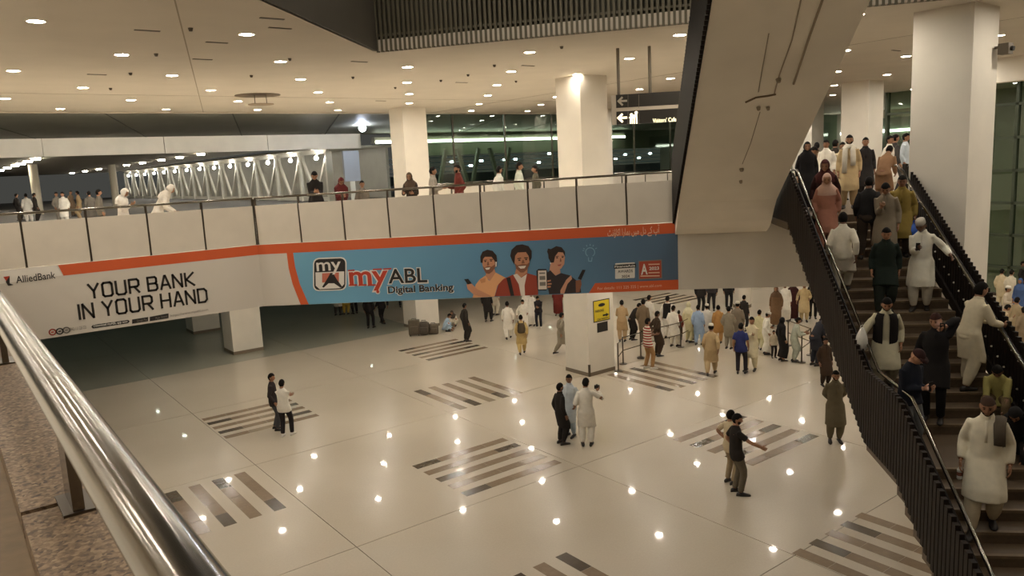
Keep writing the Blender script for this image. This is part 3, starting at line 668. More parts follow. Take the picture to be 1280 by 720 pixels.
lettering(SR, 'FinanceAsia', (768.5, 334.6), (794, 333), 2.9, br, PRW, 4.5, bold=.02); lettering(SR, 'AWARDS', (772.5, 341), (791, 340), 3.6, br, PRK, 4.5, bold=.015); lettering(SR, '2024', (777, 347), (787, 346.4), 3.2, br, PRK, 4.5, bold=.01)
printed('award_badge', SR, [([(797.8, 325.8), (827.3, 324.2), (827.8, 348), (798.3, 349.4)], 0), ([(799, 327), (826.3, 325.5), (826.7, 346.8), (799.4, 348.2)], 1)], br, [PRGY, mat('print_brick', (176, 74, 54), .5)], 3)
lettering(SR, 'A', (801.3, 342.8), (809.6, 342.3), 13, br, PRW, 4.5, bold=.03); lettering(SR, '2023', (811.5, 337.4), (823.8, 336.8), 4.0, br, PRW, 4.5, bold=.03)
for y in (330, 340.5, 344.6): obj('fine_print', strokes(SR, [[SR.sz(811 if y < 344 else 801, y+.4), SR.sz(824, y)]], .03, 4.5), PRP, br)

# ------------------------------------------------------------------ hanging direction sign
def hang(x, y, D): return atdepth(x, y, D)
SGK = mat('sign_black', (46, 42, 36), .4); SGF = mat('sign_frame', (190, 178, 160), .4); GLOW = emit('sign_glow', (1.0, .86, .5), .8)
r0 = atz(773, 60, CZ); sg_d = np.array([E1[0], E1[1], 0]); sn = -E2
sg = empty('direction_sign', (r0[0], r0[1], 8.1), label='black hanging sign with arrows reading Visitors below the upper ceiling', cat='sign')
class SegS(Seg): pass
SS = Seg(r0[:2]-sg_d[:2]*.12, r0[:2]+sg_d[:2]*3)
def spx(x, y): return SS.sz(x, y)
zs = [spx(780, y)[1] for y in (118, 134.5, 139, 155.5)]
w1 = spx(846, 120)[0]+.9
for za, zb_, nm in ((zs[1], zs[0], 'sign_board'), (zs[3], zs[2], 'sign_board')):
    a0 = spx(765 if nm else 0, 125)[0]
    c8 = [SS.at(s_, z_, l_) for z_ in (za, zb_) for s_, l_ in ((a0, -1), (w1, -1), (w1, -28), (a0, -28))]
    obj(nm, MB().hexa(c8), SGK, sg)
obj('frame_bar', MB().hexa([SS.at(s_, z_, l_) for z_ in (zs[2], zs[1]) for s_, l_ in ((spx(765, 125)[0], -2), (w1, -2), (w1, -26), (spx(765, 125)[0], -26))]), SGF, sg)
obj('frame_bar', MB().hexa([SS.at(s_, z_, l_) for z_ in (zs[3], zs[0]) for s_, l_ in ((spx(764, 125)[0], 0), (spx(770, 125)[0], 0), (spx(770, 125)[0], -29), (spx(764, 125)[0], -29))]), SGF, sg)
for x in (773, 812.5):
    a = spx(x, 100)[0]; p = SS.at(a, 0, -14)
    obj('rod', MB().tube([(p[0], p[1], zs[0]-.02), (p[0], p[1], CZ)], .04, 8), mat('sign_rod', (112, 102, 88), .5, .3), sg)
ar = MB()
for yy, mi in ((126.5, 0), (147.5, 1)):
    strokes(SS, [[spx(773, yy), spx(783, yy-.5)], [spx(777.5, yy-4.5), spx(773, yy), spx(777.8, yy+4.5)]], .05, 1, mi=mi, mb=ar)
    strokes(SS, [[spx(785, yy-8), spx(785, yy+8)], [spx(798.5, yy-8), spx(798.5, yy+8)]], .012, 1, mi=2, mb=ar)
obj('arrows', ar, [mat('sign_grey', (186, 176, 156), .5), GLOW, mat('sign_line', (120, 110, 96), .5)], sg)
pic = MB(); strokes(SS, [[spx(788, 154), spx(788.5, 146)], [spx(790.5, 154), spx(790.2, 146)], [spx(793, 154), spx(793, 146)], [spx(796, 154), spx(795.5, 143)], [spx(787, 147), spx(792, 147)]], .032, 1, mb=pic)
for x, y in ((789.3, 143.5), (795.2, 140.8), (793, 145)):
    a, z = spx(x, y); pic.add([SS.at(a+.04*math.cos(t), z+.04*math.sin(t), 1) for t in np.linspace(0, 6.283, 8, endpoint=False)], [tuple(range(8))])
obj('pictogram', pic, GLOW, sg)
v, f = text_mesh("Visitors' Cafe", .0); s0, z0 = spx(816, 153.3); s1 = spx(840, 152)[0]; v0 = text_mesh("Visitors'Ca", .012)[0]; k = (s1-s0)/np.ptp(v0[:, 0])
obj('lettering', MB().add([SS.at(s0+(a-v[:, 0].min())*k, z0+b*k*1.35, 1) for a, b, _ in v], f), GLOW, sg)

# ------------------------------------------------------------------ yellow notice on the near column
YS = mat('notice_yellow', (226, 200, 46), .5)
SC_ = Seg((17.2, 18.76), (18.4, 18.76))
yn = empty('column_notice', (17.9, 18.74, 2.2), label='yellow parking notice with a black plate fixed to the near column', cat='notice')
nb = [SC_.sz(*p) for p in ((741, 376.5), (761.5, 373.5), (762, 399.5), (742.5, 403.5))]
na0, na1, nz0, nz1 = nb[0][0], nb[1][0], nb[3][1], nb[0][1]
def plate(a0, a1, z0, z1, l0, l1, nm, M): obj(nm, MB().hexa([SC_.at(a, z, l) for z in (z0, z1) for a, l in ((a0, l1), (a1, l1), (a1, l0), (a0, l0))]), M, yn)
plate(na0, na1, nz0, nz1, -1, 1, 'border', PRK); plate(na0+.03, na1-.03, nz0+.03, nz1-.03, 0, 2, 'yellow_board', YS)
plate(na0+.16, na1-.12, nz0-.37, nz0-.04, -1, 2, 'black_plate', PRK)
def ntext(s, a0, a1, z0, h):
    v, f = text_mesh(s, .02); x0, x1 = v[:, 0].min(), v[:, 0].max()
    obj('lettering', MB().add([SC_.at(a0+(a-x0)/(x1-x0)*(a1-a0), z0+b*h/.727, 4) for a, b, _ in v], f), PRK, yn)
wd = na1-na0; ht = nz1-nz0
ntext('PARKING', na0+.1*wd, na0+.62*wd, nz0+.45*ht, .09); ntext('CAR PARKING', na0+.2*wd, na0+.9*wd, nz0+.07*ht, .07)
obj('emblem', MB().add([SC_.at(na0+wd*.5+.16*math.cos(t), nz0+.76*ht+.06*math.sin(t), 4) for t in np.linspace(0, 6.283, 14, endpoint=False)], [tuple(range(14))]), PRK, yn)
ma = MB(); ma.add([SC_.at(na0+wd*a, nz0+ht*b, 4) for a, b in ((.55, .22), (.75, .22), (.75, .17), (.93, .26), (.75, .35), (.75, .3), (.55, .3))], [tuple(range(7))])
obj('arrow_mark', ma, PRK, yn)
# ------------------------------------------------------------------ outside the upper level: canopy, beam, truss walkway, lights
CAN = mat('canopy_metal', (116, 114, 100), .6, var=.06, scale=.5)
can = obj('ceiling_canopy', MB().prism([(-30, 33.45, 10.25), (-30, 46.6, 9.72), (-30, 46.6, 10.1), (-30, 33.45, 10.5)], (100, 0, 0)), CAN, kind='structure')
for k in range(14):
    x = -10+5.2*k
    obj('canopy_joint', MB().bar((x, 33.6, 10.24), (x+4.5, 46, 9.74), .06, .02), mat('canopy_joint', (70, 68, 58), .7), can)
obj('trim_ceiling_edge', MB().box(-9, 60, 33.3, 33.5, 9.96, 10.5), CEIL, kind='structure')
beam = empty('canopy_beam', (6, 46.3, 8.83), label='long cream clad beam spanning outside the left of the hall', cat='beam')
bx = [-24+5.83*k for k in range(9)]
for k in range(8): obj('cladding_panel', MB().box(bx[k]+.015, bx[k+1]-.015, 46.0, 46.5, 8.83, 9.74), WALL, beam)
obj('rounded_end', MB().tube([(bx[-1]+.0, 46.45, 8.83), (bx[-1]+.0, 46.45, 9.74)], .45, 20), WALL, beam, sm=40)
lc = obj('ceiling_forecourt', MB().prism([(-50, 46.5, 8.9), (17.5, 46.5, 8.9), (19.5, 110, 8.9), (-50, 110, 8.9)], (0, 0, .3)), mat('grey_soffit', (150, 142, 126), .7), kind='structure')
SMALL = emit('forecourt_lamp', (1, .9, .72), 40.0); BLUE = emit('cool_lamp', (.78, .86, 1.0), 60.0); STRIP = emit('strip_lamp', (.93, 1.0, .84), 3.2); GLOBE = emit('globe_lamp', (1.0, .96, .86), 60.0)
fl_me = MB().tube([(0, 0, 0), (0, 0, -.1)], .22, 12).mesh('forecourt_light', SMALL)
for x, ys in ((5.2, (50, 54, 58, 62, 68, 74, 82)), (14.0, (50, 55, 60, 66, 72, 78, 85, 93, 102)), (-4, (52, 60, 70))):
    for y in ys:
        o = props(bpy.data.objects.new('forecourt_light', fl_me), label='small round lamp under the grey soffit of the forecourt', cat='light', group='forecourt soffit lamps'); COL.objects.link(o); o.location = (x, y, 8.9)
for x, y in ((-.5, 60), (6.2, 62), (12.5, 70)):
    obj('column_forecourt', MB().tube([(x, y, 5.48), (x, y, 8.9)], .28, 14), mat('grey_post', (176, 168, 150), .6), kind='structure', sm=40)
WASH = emit('added_wash_lens', LAMP_COL, 90.0)  # hidden lamps added to brighten the beam outside
for k in range(8):
    x = -12+4.6*k
    w_ = empty('added_wash_light', (x, 33.7, 10.1), label='added unseen wash light behind the ceiling edge facing the outside beam', cat='light', group='added wash lights')
    obj('housing', MB().box(x-.8, x+.8, 33.56, 33.68, 10.0, 10.2), STEEL_D, w_); obj('lens', MB().box(x-.75, x+.75, 33.68, 33.70, 10.02, 10.14), WASH, w_)
# truss walkway running away from the hall
TRS = mat('white_truss_steel', (206, 202, 190), .45, .1)
tw = empty('truss_walkway', (21.2, 47.4, 5.5), label='long white steel truss walkway with V shaped posts running away outside', cat='walkway')
TY = [47.4+4.5*k for k in range(15)]
for k, y in enumerate(TY):
    n = obj('truss_post', MB().bar((21.2, y, 5.5), (21.2, y, 8.75), .42, .25, up=(0, 1, 0)), TRS, tw)
    if k < 14:
        obj('brace', MB().bar((21.2, y+.2, 8.5), (21.2, y+2.3, 5.7), .2, .16, up=(1, 0, 0)), TRS, tw)
        obj('brace', MB().bar((21.2, y+4.4, 8.5), (21.2, y+2.3, 5.7), .2, .16, up=(1, 0, 0)), TRS, tw)
obj('top_chord', MB().bar((21.2, TY[0], 8.75), (21.2, TY[-1], 8.75), .2, .25), TRS, tw); obj('bottom_chord', MB().bar((21.2, TY[0], 5.65), (21.2, TY[-1], 5.65), .2, .25), TRS, tw)
obj('roof', MB().box(20.6, 26, TY[0], TY[-1], 8.9, 9.05), mat('truss_roof', (170, 164, 148), .6), tw)
obj('back_wall', MB().box(25.4, 25.6, TY[0], TY[-1], 5.5, 8.9), mat('walkway_wall', (150, 146, 134), .6, var=.08, scale=.8), tw)
for k in range(14):
    y = TY[k]+1.2
    o = empty('globe_lamp', (20.9, y, 8.35), label='bright globe lamp hanging along the outside truss walkway', cat='light', group='globe lamps of the truss walkway')
    bm = bmesh.new(); bmesh.ops.create_uvsphere(bm, u_segments=12, v_segments=8, radius=.13); me = bpy.data.meshes.new('globe'); bm.to_mesh(me); bm.free(); me.materials.append(GLOBE)
    g = bpy.data.objects.new('globe', me); COL.objects.link(g); g.parent = o
    h = bpy.data.objects.new('stem', MB().tube([(0, 0, .15), (.3, 0, .5)], .025, 6).mesh('stem', TRS)); COL.objects.link(h); h.parent = o
c = atdepth(438, 206, 47)
wp = empty('light_box', (c[0], c[1], 5.5), label='white advertising light box on a post at the end of the truss walkway', cat='light box')
obj('lit_face', MB().box(c[0]-.42, c[0]+.62, c[1], c[1]+.2, c[2]-1.0, c[2]+.85), mat('light_box_face', (140, 144, 152), .5), wp)
obj('post', MB().box(c[0]-.05, c[0]+.25, c[1]+.05, c[1]+.15, 5.48, c[2]-1.0), TRS, wp)
c = atdepth(453, 160, 44)
fw = empty('flood_lamp', c, label='glaring bluish white flood lamp under the canopy between beam and column', cat='light')
bm = bmesh.new(); bmesh.ops.create_uvsphere(bm, u_segments=16, v_segments=10, radius=.2); me = bpy.data.meshes.new('bulb'); bm.to_mesh(me); bm.free(); me.materials.append(BLUE)
g = bpy.data.objects.new('bulb', me); COL.objects.link(g); g.parent = fw; smooth(me)
h = bpy.data.objects.new('bracket', MB().bar((0, 0, .2), (.1, .3, 9.95-c[2]), .06, .06, up=(1, 0, 0)).mesh('bracket', STEEL_D)); COL.objects.link(h); h.parent = fw
# strip lights along the facade
for x0, x1 in ((23.9, 25.4), (26.5, 47.0)):
    s_ = empty('strip_light', ((x0+x1)/2, 46, 9.1), label='short pale strip light on the canopy beyond the left column' if x1 < 26 else 'long pale green strip light along the canopy beyond the columns', cat='light')
    obj('housing', MB().box(x0, x1, 45.98, 46.5, 9.12, 9.5), CAN, s_); obj('tube', MB().box(x0+.05, x1-.05, 45.86, 45.97, 9.08, 9.26), STRIP, s_)
obj('wall_canopy_drop', MB().box(26.2, 70, 46.65, 46.85, 8.2, 10.0), mat('green_grey_cladding', (112, 116, 98), .5), kind='structure')
GS = mat('canopy_strut_steel', (120, 124, 110), .5, .2)
for k, (x, y) in enumerate(((26.6, 43), (29.2, 43), (31.8, 43))):
    st = empty('canopy_strut', (x, y, 5.48), label='V shaped steel canopy strut seen between the two big columns', cat='strut', group='canopy struts')
    obj('limb', MB().bar((x, y, 5.5), (x-.85, y, 8.5), .22, .22, up=(0, 1, 0)), GS, st); obj('limb', MB().bar((x, y, 5.5), (x+.85, y, 8.5), .22, .22, up=(0, 1, 0)), GS, st)
    obj('foot', MB().tube([(x, y, 5.48), (x, y, 5.8)], .25, 12), GS, st)
# parking beyond with cool lamps and railings
pk = obj('wall_parking', MB().box(26, 110, 86, 86.5, 5.2, 6.6), mat('parking_wall', (84, 92, 96), .7), kind='structure')
for z in (6.9, 7.5, 8.1, 8.7):
    obj('rail_line', MB().box(26, 110, 85.9, 86.0, z, z+.09), mat('blue_grey_rail', (150, 176, 196), .5), pk)
pm = MB().box(-.25, .25, -.05, .05, -.12, .12).mesh('parking_lamp', emit('parking_glow', (.75, .87, 1.0), 9.0))
random.seed(4)
for k in range(26):
    o = props(bpy.data.objects.new('parking_lamp', pm), label='tiny cool white lamp in the dark car park beyond the columns', cat='light', group='car park lamps'); COL.objects.link(o)
    o.location = (28+3.0*k+random.uniform(-1, 1), 85.87, random.choice((6.94, 7.54, 8.14, 8.74)))
# facade glass of the upper level
win = obj('window_1', MB().box(18.6, 58, 33.5, 33.62, 5.5, 5.62), STEEL_D, kind='structure')
GP = glass('green_glass', (.78, .86, .78), .06)
for k in range(12):
    x = 18.6+3.3*k
    obj('pane', MB().box(x+.03, x+3.27, 33.55, 33.57, 5.62, 9.95), GP, win); obj('mullion', MB().box(x-.03, x+.03, 33.5, 33.62, 5.62, 9.96), STEEL_D, win)
dr = empty('deck_railing', (30, 32.6, 5.5), label='low steel railing with pale panels on the far side of the upper deck', cat='railing')
obj('rail', MB().tube([(19, 32.6, 6.5), (46, 32.6, 6.5)], .03, 8), STEEL, dr)
for k in range(14):
    x = 19+2*k; obj('post', MB().box(x-.02, x+.02, 32.58, 32.62, 5.5, 6.5), STEEL_D, dr)
    if k < 13: obj('panel', MB().box(x+.05, x+1.95, 32.59, 32.61, 5.6, 6.3), PANEL, dr)
# far right facade band on the end wall and the glazed wall beyond the right pillar
FG = mat('facade_green', (86, 98, 86), .25)
w3 = obj('window_2', MB().box(57.7, 57.98, 14, 33, 5.6, 9.4), FG, kind='structure')
obj('strip_tube', MB().box(57.55, 57.68, 15, 33, 8.35, 8.55), STRIP, w3)
w2 = obj('window_3', MB().box(40, 40.12, 2, 20.4, 0, .15), STEEL_D, kind='structure')
GM = mat('green_mullion', (70, 78, 62), .4, .3); GP2 = glass('pale_green_glass', (.62, .72, .62), .12)
for k in range(13):
    y = 2.4+1.5*k; obj('mullion', MB().box(39.9, 40.2, y-.06, y+.06, .15, CZ), GM, w2)
    if k < 12: obj('pane', MB().box(40.05, 40.07, y+.06, y+1.44, .15, CZ-.02), GP2, w2)
for z in (1.4, 2.9, 4.4, 5.9, 7.4, 8.9): obj('transom', MB().box(39.9, 40.2, 2, 20.4, z-.06, z+.06), GM, w2)
obj('wall_right_bulkhead', MB().box(29.4, 29.9, -8, 13.2, 9.2, CZ), WALL, kind='structure')
obj('wall_right_beyond', MB().box(46, 46.2, -8, 22, 0, CZ), mat('beyond_wall', (150, 152, 130), .7), kind='structure')

c = atdepth(1257, 58, 15.9)
sc_ = empty('security_camera', c, label='small grey camera bracket high on the right pillar', cat='camera')
obj('housing', MB().box(c[0]-.12, c[0]+.12, c[1]-.1, c[1]+.1, c[2]-.16, c[2]+.06), SPR, sc_); obj('lens', MB().tube([c-(0, .1, .05), c-(0, .16, .06)], .05, 10), BLACKM, sc_)
obj('bracket', MB().bar(c+(-.1, 0, 0), (18.4, 7.3, c[2]), .05, .05), SPR, sc_)
# ------------------------------------------------------------------ queue barriers and luggage on the lower floor
def barrier(pts, label, h=1.0):
    P = [atz(*p, 0) for p in pts]
    b = empty('queue_barrier', P[0], label=label, cat='barrier')
    for p in P:
        obj('post', MB().tube([p, p+(0, 0, h)], .024, 8), STEEL_D, b, sm=50); obj('base', MB().tube([p, p+(0, 0, .02)], .14, 14), STEEL_D, b)
    for p, q in zip(P[:-1], P[1:]):
        for z in (.5, h-.03): obj('rail', MB().tube([p+(0, 0, z), q+(0, 0, z)], .018, 8), STEEL, b, sm=50)
barrier([(773, 464), (779, 455), (801, 448)], 'steel queue barrier standing right of the near column')
barrier([(801, 447), (851, 434), (868, 424)], 'steel queue barrier in front of the waiting crowd by the striped polo man')
barrier([(1002, 453), (1013, 444), (985, 432)], 'steel queue barrier near the stairs where a person leans')
def rounded(x0, x1, y0, y1, z0, z1, r):
    bm = bmesh.new(); bmesh.ops.create_cube(bm, size=1)
    for v in bm.verts: v.co = Vector(((x0+x1)/2+v.co.x*(x1-x0), (y0+y1)/2+v.co.y*(y1-y0), (z0+z1)/2+v.co.z*(z1-z0)))
    bmesh.ops.bevel(bm, geom=bm.edges[:], offset=r, segments=3, affect='EDGES', profile=.6)
    me = bpy.data.meshes.new('shape'); bm.to_mesh(me); bm.free(); return me
def bag(px, py, w, d, h, r, col, label, cat, wheels=True, handle=True, rot=.0):
    c = atz(px, py, 0); R = empty('suitcase' if wheels else 'travel_bag', c, label=label, cat=cat); R.rotation_euler.z = rot
    M = mat('luggage_'+str(px), col, .6, var=.12, scale=14)
    def ch(nm, me, mt):
        if isinstance(me, MB): me = me.mesh(nm, mt)
        else: me.materials.append(mt); smooth(me, 50)
        o = bpy.data.objects.new(nm, me); COL.objects.link(o); o.parent = R; return o
    ch('shell', rounded(-w/2, w/2, -d/2, d/2, .05 if wheels else 0, h, r), M)
    ch('zip_band', MB().box(-w/2-.004, w/2+.004, -.02, .02, .12, h-.06), BLACKM)
    if handle: ch('handle', MB().tube([(-.09, 0, h-.01), (-.09, 0, h+.05), (.09, 0, h+.05), (.09, 0, h-.01)], .014, 6), BLACKM)
    ch('front_pocket', rounded(-w*.36, w*.36, -d/2-.05, -d/2+.03, .14, h*.62, .03), M)
    if wheels:
        for sx in (-1, 1):
            for sy in (-1, 1): ch('wheel', MB().tube([(sx*w*.38-.015, sy*d*.32, .03), (sx*w*.38+.015, sy*d*.32, .03)], .03, 10), BLACKM)
bag(518.5, 419.5, .5, .3, .72, .06, (92, 82, 66), 'large olive brown suitcase standing by the far column', 'suitcase', rot=-.6)
bag(530.5, 418.8, .46, .32, .62, .16, (78, 68, 56), 'round topped dark backpack between two cases by the far column', 'backpack', wheels=False, rot=-.6)
bag(542, 417.2, .46, .34, .45, .07, (96, 84, 68), 'small boxy brown travel bag by the far column beside the backpack', 'bag', wheels=False, rot=-.6)
# ------------------------------------------------------------------ people: one skeleton, many poses
V3 = lambda *a: np.array(a, float)
def unit(v): return v/(np.linalg.norm(v)+1e-9)
def ik2(S, T, L1, L2, pole):
    d = T-S; D = np.linalg.norm(d); D2 = min(max(D, abs(L1-L2)+.02), L1+L2-.004); u = unit(d); T = S+u*D2
    a = (L1*L1-L2*L2+D2*D2)/(2*D2); h = math.sqrt(max(L1*L1-a*a, 0)); p = pole-u*(pole@u); p = unit(p)
    return S+u*a+p*h, T
def rotx(a): c, s = math.cos(a), math.sin(a); return np.array([[1, 0, 0], [0, c, -s], [0, s, c]])
def rotz(a): c, s = math.cos(a), math.sin(a); return np.array([[c, -s, 0], [s, c, 0], [0, 0, 1]])
DN_R, DN_L = (.232, .03, -.075), (-.232, .02, -.075)
POSES = {
 'stand': {}, 'stand2': dict(rf=(.14, .07, 0), lf=(-.09, -.03, 0), rh=(.235, .08, -.05), head=(12, 5)),
 'walk': dict(rf=(.09, .30, 0), lf=(-.09, -.26, .05), hip=.90, rh=(.235, -.13, -.03), lh=(-.235, .19, -.02), lean=4, head=(0, 8)),
 'phone': dict(rh=(.05, .27, .30), head=(0, 32), lean=3), 'phone2': dict(rh=(.04, .26, .22), lh=(-.05, .27, .20), head=(0, 32), lean=4),
 'ear': dict(rh=(.14, .10, .60), head=(-8, 6)), 'folded': dict(rh=(-.1, .21, .26), lh=(.1, .24, .23), head=(0, 8), rf=(.15, .08, 0), lf=(-.08, -.05, 0)),
 'back': dict(rh=(.03, -.17, .0), lh=(-.04, -.18, .03), rpole=(.8, -.3, -.2), head=(0, 6)), 'hips': dict(rh=(.20, .03, .06), lh=(-.20, .03, .06), rpole=(1, -.5, 0), head=(0, 4)),
 'point': dict(rh=(.22, .46, .12), lh=(-.25, .05, 0), head=(20, 8), rf=(.12, .06, 0)), 'photo': dict(rh=(.30, .22, .40), lh=(-.22, .15, .1), head=(25, 8)),
 'down': dict(rf=(.10, .27, -.158), lf=(-.10, -.08, .0), hip=.86, lean=6, head=(0, 15), rh=(.24, .12, -.03), lh=(-.24, -.03, -.06)),
 'downphone': dict(rf=(.10, .12, 0), lf=(-.10, -.04, .0), lean=6, head=(14, 28), rh=(.06, .28, .26), lh=(-.46, .20, .14), hip=.92),
 'downrail': dict(rf=(.10, .20, -.158), lf=(-.10, -.10, 0), hip=.86, lean=8, head=(0, 20), rh=(.44, .26, .05), lh=(-.24, .05, -.04)),
 'up': dict(rf=(.10, .26, .158), lf=(-.10, -.08, 0), hip=.92, lean=8, head=(0, 6), rh=(.24, -.06, -.05), lh=(-.24, .14, -.02)),
 'leanrail': dict(lean=17, rh=(.16, .42, .22), lh=(-.10, .44, .22), head=(10, 2), rf=(.10, -.12, 0), lf=(-.12, .08, 0)),
 'squat': dict(hip=.20, lean=24, rf=(.13, .14, 0), lf=(-.13, .12, 0), rh=(.16, .36, .08), lh=(-.16, .36, .1), head=(0, 14), kpole=(.5, 1, .9)),
 'sit': dict(hip=.16, lean=28, rf=(.14, .42, -.31), lf=(-.14, .40, -.31), rh=(.12, .42, .10), lh=(-.12, .40, .08), head=(0, 30), kpole=(.2, 1, .6)),
 'bend': dict(lean=34, rh=(.14, .40, .2), lh=(-.14, .40, .18), head=(0, 18)), 'carry': dict(rh=(.30, .06, -.02), lh=(-.22, .22, .12), head=(0, 18), lean=4),
 'chat': dict(rh=(.16, .30, .20), lh=(-.24, .08, .0), head=(-14, 4)), 'elbows': dict(lean=14, rh=(.14, .36, .26), lh=(-.14, .36, .26), head=(0, 4)),
}
def solve(pn):
    p = POSES[pn]; hip = p.get('hip', .93); lean = math.radians(p.get('lean', 0)); T = rotx(-lean); O = V3(0, 0, hip); J = {'O': O, 'T': T, 'hip': hip}
    for sd, k, df in ((1, 'r', DN_R), (-1, 'l', DN_L)):
        S = O+T@V3(sd*.165, -.005, .432); tg = O+T@V3(*p.get(k+'h', df)); pole = p.get('rpole', (.28, -.8, -.45)); pole = T@V3(sd*pole[0], pole[1], pole[2])
        E, W = ik2(S, tg, .285, .255, pole); J[k+'S'], J[k+'E'], J[k+'W'] = S, E, W
        H = O+V3(sd*.088, 0, -.02); ft = p.get(k+'f', (sd*.10, .0, 0)); A = V3(ft[0], ft[1], ft[2]+.085); kp = p.get('kpole', (.15, 1, 0))
        K, A2 = ik2(H, A, .43, .425, V3(sd*kp[0], kp[1], kp[2])); J[k+'H'], J[k+'K'], J[k+'A'] = H, K, A2
    hy, hp = (math.radians(a) for a in p.get('head', (0, 4)))
    J['N'] = O+T@V3(0, -.01, .53); J['HR'] = rotz(-hy)@rotx(-hp-lean*.45); J['HC'] = J['N']+J['HR']@V3(0, .015, .155)-V3(0, 0, .02)
    J['top'] = J['HC'][2]+.118
    return J
def ring(c, ax, ay, rx, ry, n=16, fold=0., ph=0.):
    o = []
    for t in np.linspace(0, 2*math.pi, n, endpoint=False):
        k = 1+fold*(math.sin(6*t+ph)*.6+math.sin(11*t+ph*2.3)*.4); o.append(c+ax*(rx*k*math.cos(t))+ay*(ry*k*math.sin(t)))
    return o
def limb(mb, pts, radii, n=12, flat=1.0, fold=0., ph=0.):
    rs = []
    for i, p in enumerate(pts):
        d = unit(pts[min(i+1, len(pts)-1)]-pts[max(i-1, 0)]); rf = V3(1, 0, 0) if abs(d[0]) < .8 else V3(0, 1, 0)
        ay = unit(np.cross(d, rf)); ax = np.cross(ay, d); rs.append(ring(p, ax, ay, radii[i], radii[i]*flat, n, fold, ph+i*1.3))
    mb.loft(rs)
def sub(A, B, C, ts1, ts2): return [A+(B-A)*t for t in ts1]+[B+(C-B)*t for t in ts2]
def head_point(x, y, z, s=1.0):
    px, py, pz = .080*x, .100*y, .122*z
    if z < -.1:
        t = (-z-.1)/.9; px *= 1-.36*t; py = py*(1-.26*t)+.012*t
    if y > .55 and s == 1.0:
        ax = abs(x)
        if ax < .17 and -.34 < z < .14: py += .020*(1-ax/.17)*(1-abs((z+.22)/.36))*1.3 if z > -.3 else .004
        if .18 < ax < .55 and .0 < z < .2: py -= .007
        if ax < .3 and -.56 < z < -.42: py += .006
    return V3(px*s, py*s, pz*s)
def head_mesh(mb, J, s=1.0, keep=None, nu=28, nv=20, jit=0.0, mi=0):
    idx = {}; vs = []; fs = []; rnd = random.Random(3)
    for j in range(nv+1):
        ph = math.pi*j/nv
        for i in range(nu):
            th = 2*math.pi*i/nu; d = (math.sin(ph)*math.cos(th), math.sin(ph)*math.sin(th), math.cos(ph))
            k = s+(rnd.uniform(-jit, jit) if jit else 0); vs.append((d, J['HC']+J['HR']@head_point(*d, k if s != 1.0 else 1.0)))
    for j in range(nv):
        for i in range(nu):
            q = (j*nu+i, j*nu+(i+1) % nu, (j+1)*nu+(i+1) % nu, (j+1)*nu+i)
            if keep is None or all(keep(*vs[k][0]) for k in q): fs.append(q)
    used = sorted({i for q in fs for i in q}); ix = {u: n for n, u in enumerate(used)}
    mb.add([vs[u][1] for u in used], [tuple(ix[i] for i in q) for q in fs], mi)
def ball(mb, c, r, n=8, m=6, R=None, mi=0):
    vs = []
    for j in range(m+1):
        for i in range(n):
            a, b = math.pi*j/m, 2*math.pi*i/n; v = V3(r[0]*math.sin(a)*math.cos(b), r[1]*math.sin(a)*math.sin(b), r[2]*math.cos(a)); vs.append(c+(R@v if R is not None else v))
    mb.add(vs, [(j*n+i, j*n+(i+1) % n, (j+1)*n+(i+1) % n, (j+1)*n+i) for j in range(m) for i in range(n)], mi)
def hand(mb, W, E, sd, T, curl=.45):
    d = unit(W-E); f = T@V3(0, .7, .7) if abs(d[2]) < .75 else T@V3(0, 1, 0); th = unit(f-d*(f@d)); pn = np.cross(d, th)
    if pn[0]*sd > 0: pn = -pn
    mb.loft([ring(W+d*a, th, pn, rx, ry, 10) for a, rx, ry in ((-.02, .027, .02), (.02, .033, .018), (.055, .040, .016), (.088, .040, .013), (.096, .034, .009))])
    for k, L in zip((.030, .010, -.010, -.029), (.078, .088, .082, .064)):
        p = W+d*.085+th*k; pts = [p]; a = .15
        for q in range(3):
            dd = d*math.cos(a)+pn*math.sin(a); p = p+dd*L/3; pts.append(p); a += curl
        limb(mb, pts, [.0088, .0085, .0078, .006], 6)
    p = W+d*.03+th*.03; pts = [p]; a = .75
    for q in range(3):
        dd = unit(d*math.cos(a)+th*math.sin(a)+pn*.25); p = p+dd*.026; pts.append(p); a -= .2
    limb(mb, pts, [.011, .011, .0095, .007], 6)
def body_mesh(J):
    mb = MB(); O, T = J['O'], J['T']
    tr = [(-.09, .14, .10), (0, .16, .11), (.12, .145, .10), (.25, .15, .105), (.38, .165, .11), (.44, .14, .095), (.48, .09, .075), (.53, .062, .062), (.57, .056, .06), (.62, .056, .062)]
    mb.loft([ring(O+T@V3(0, .0, z), T@V3(1, 0, 0), T@V3(0, 1, 0), rx, ry, 16) for z, rx, ry in tr[:-2]]+[ring(J['N']+(J['HC']-J['N'])*t, V3(1, 0, 0), J['HR']@V3(0, 1, 0), .055, .058, 16) for t in (.2, .75)])
    head_mesh(mb, J)
    for sd in (-1, 1): ball(mb, J['HC']+J['HR']@V3(sd*.078, -.008, -.005), (.012, .022, .034), 8, 6, J['HR'])
    for k, sd in (('r', 1), ('l', -1)):
        S, E, W = J[k+'S'], J[k+'E'], J[k+'W']
        limb(mb, sub(S, E, W, (.2, .5, .95), (.1, .4, .75, 1.0)), [.040, .042, .042, .042, .041, .033, .027]); hand(mb, W, E, sd, T)
        limb(mb, sub(J[k+'H'], J[k+'K'], J[k+'A'], (0, .4, .95), (.1, .35, .75, 1.0)), [.082, .075, .056, .055, .055, .042, .036])
    return mb
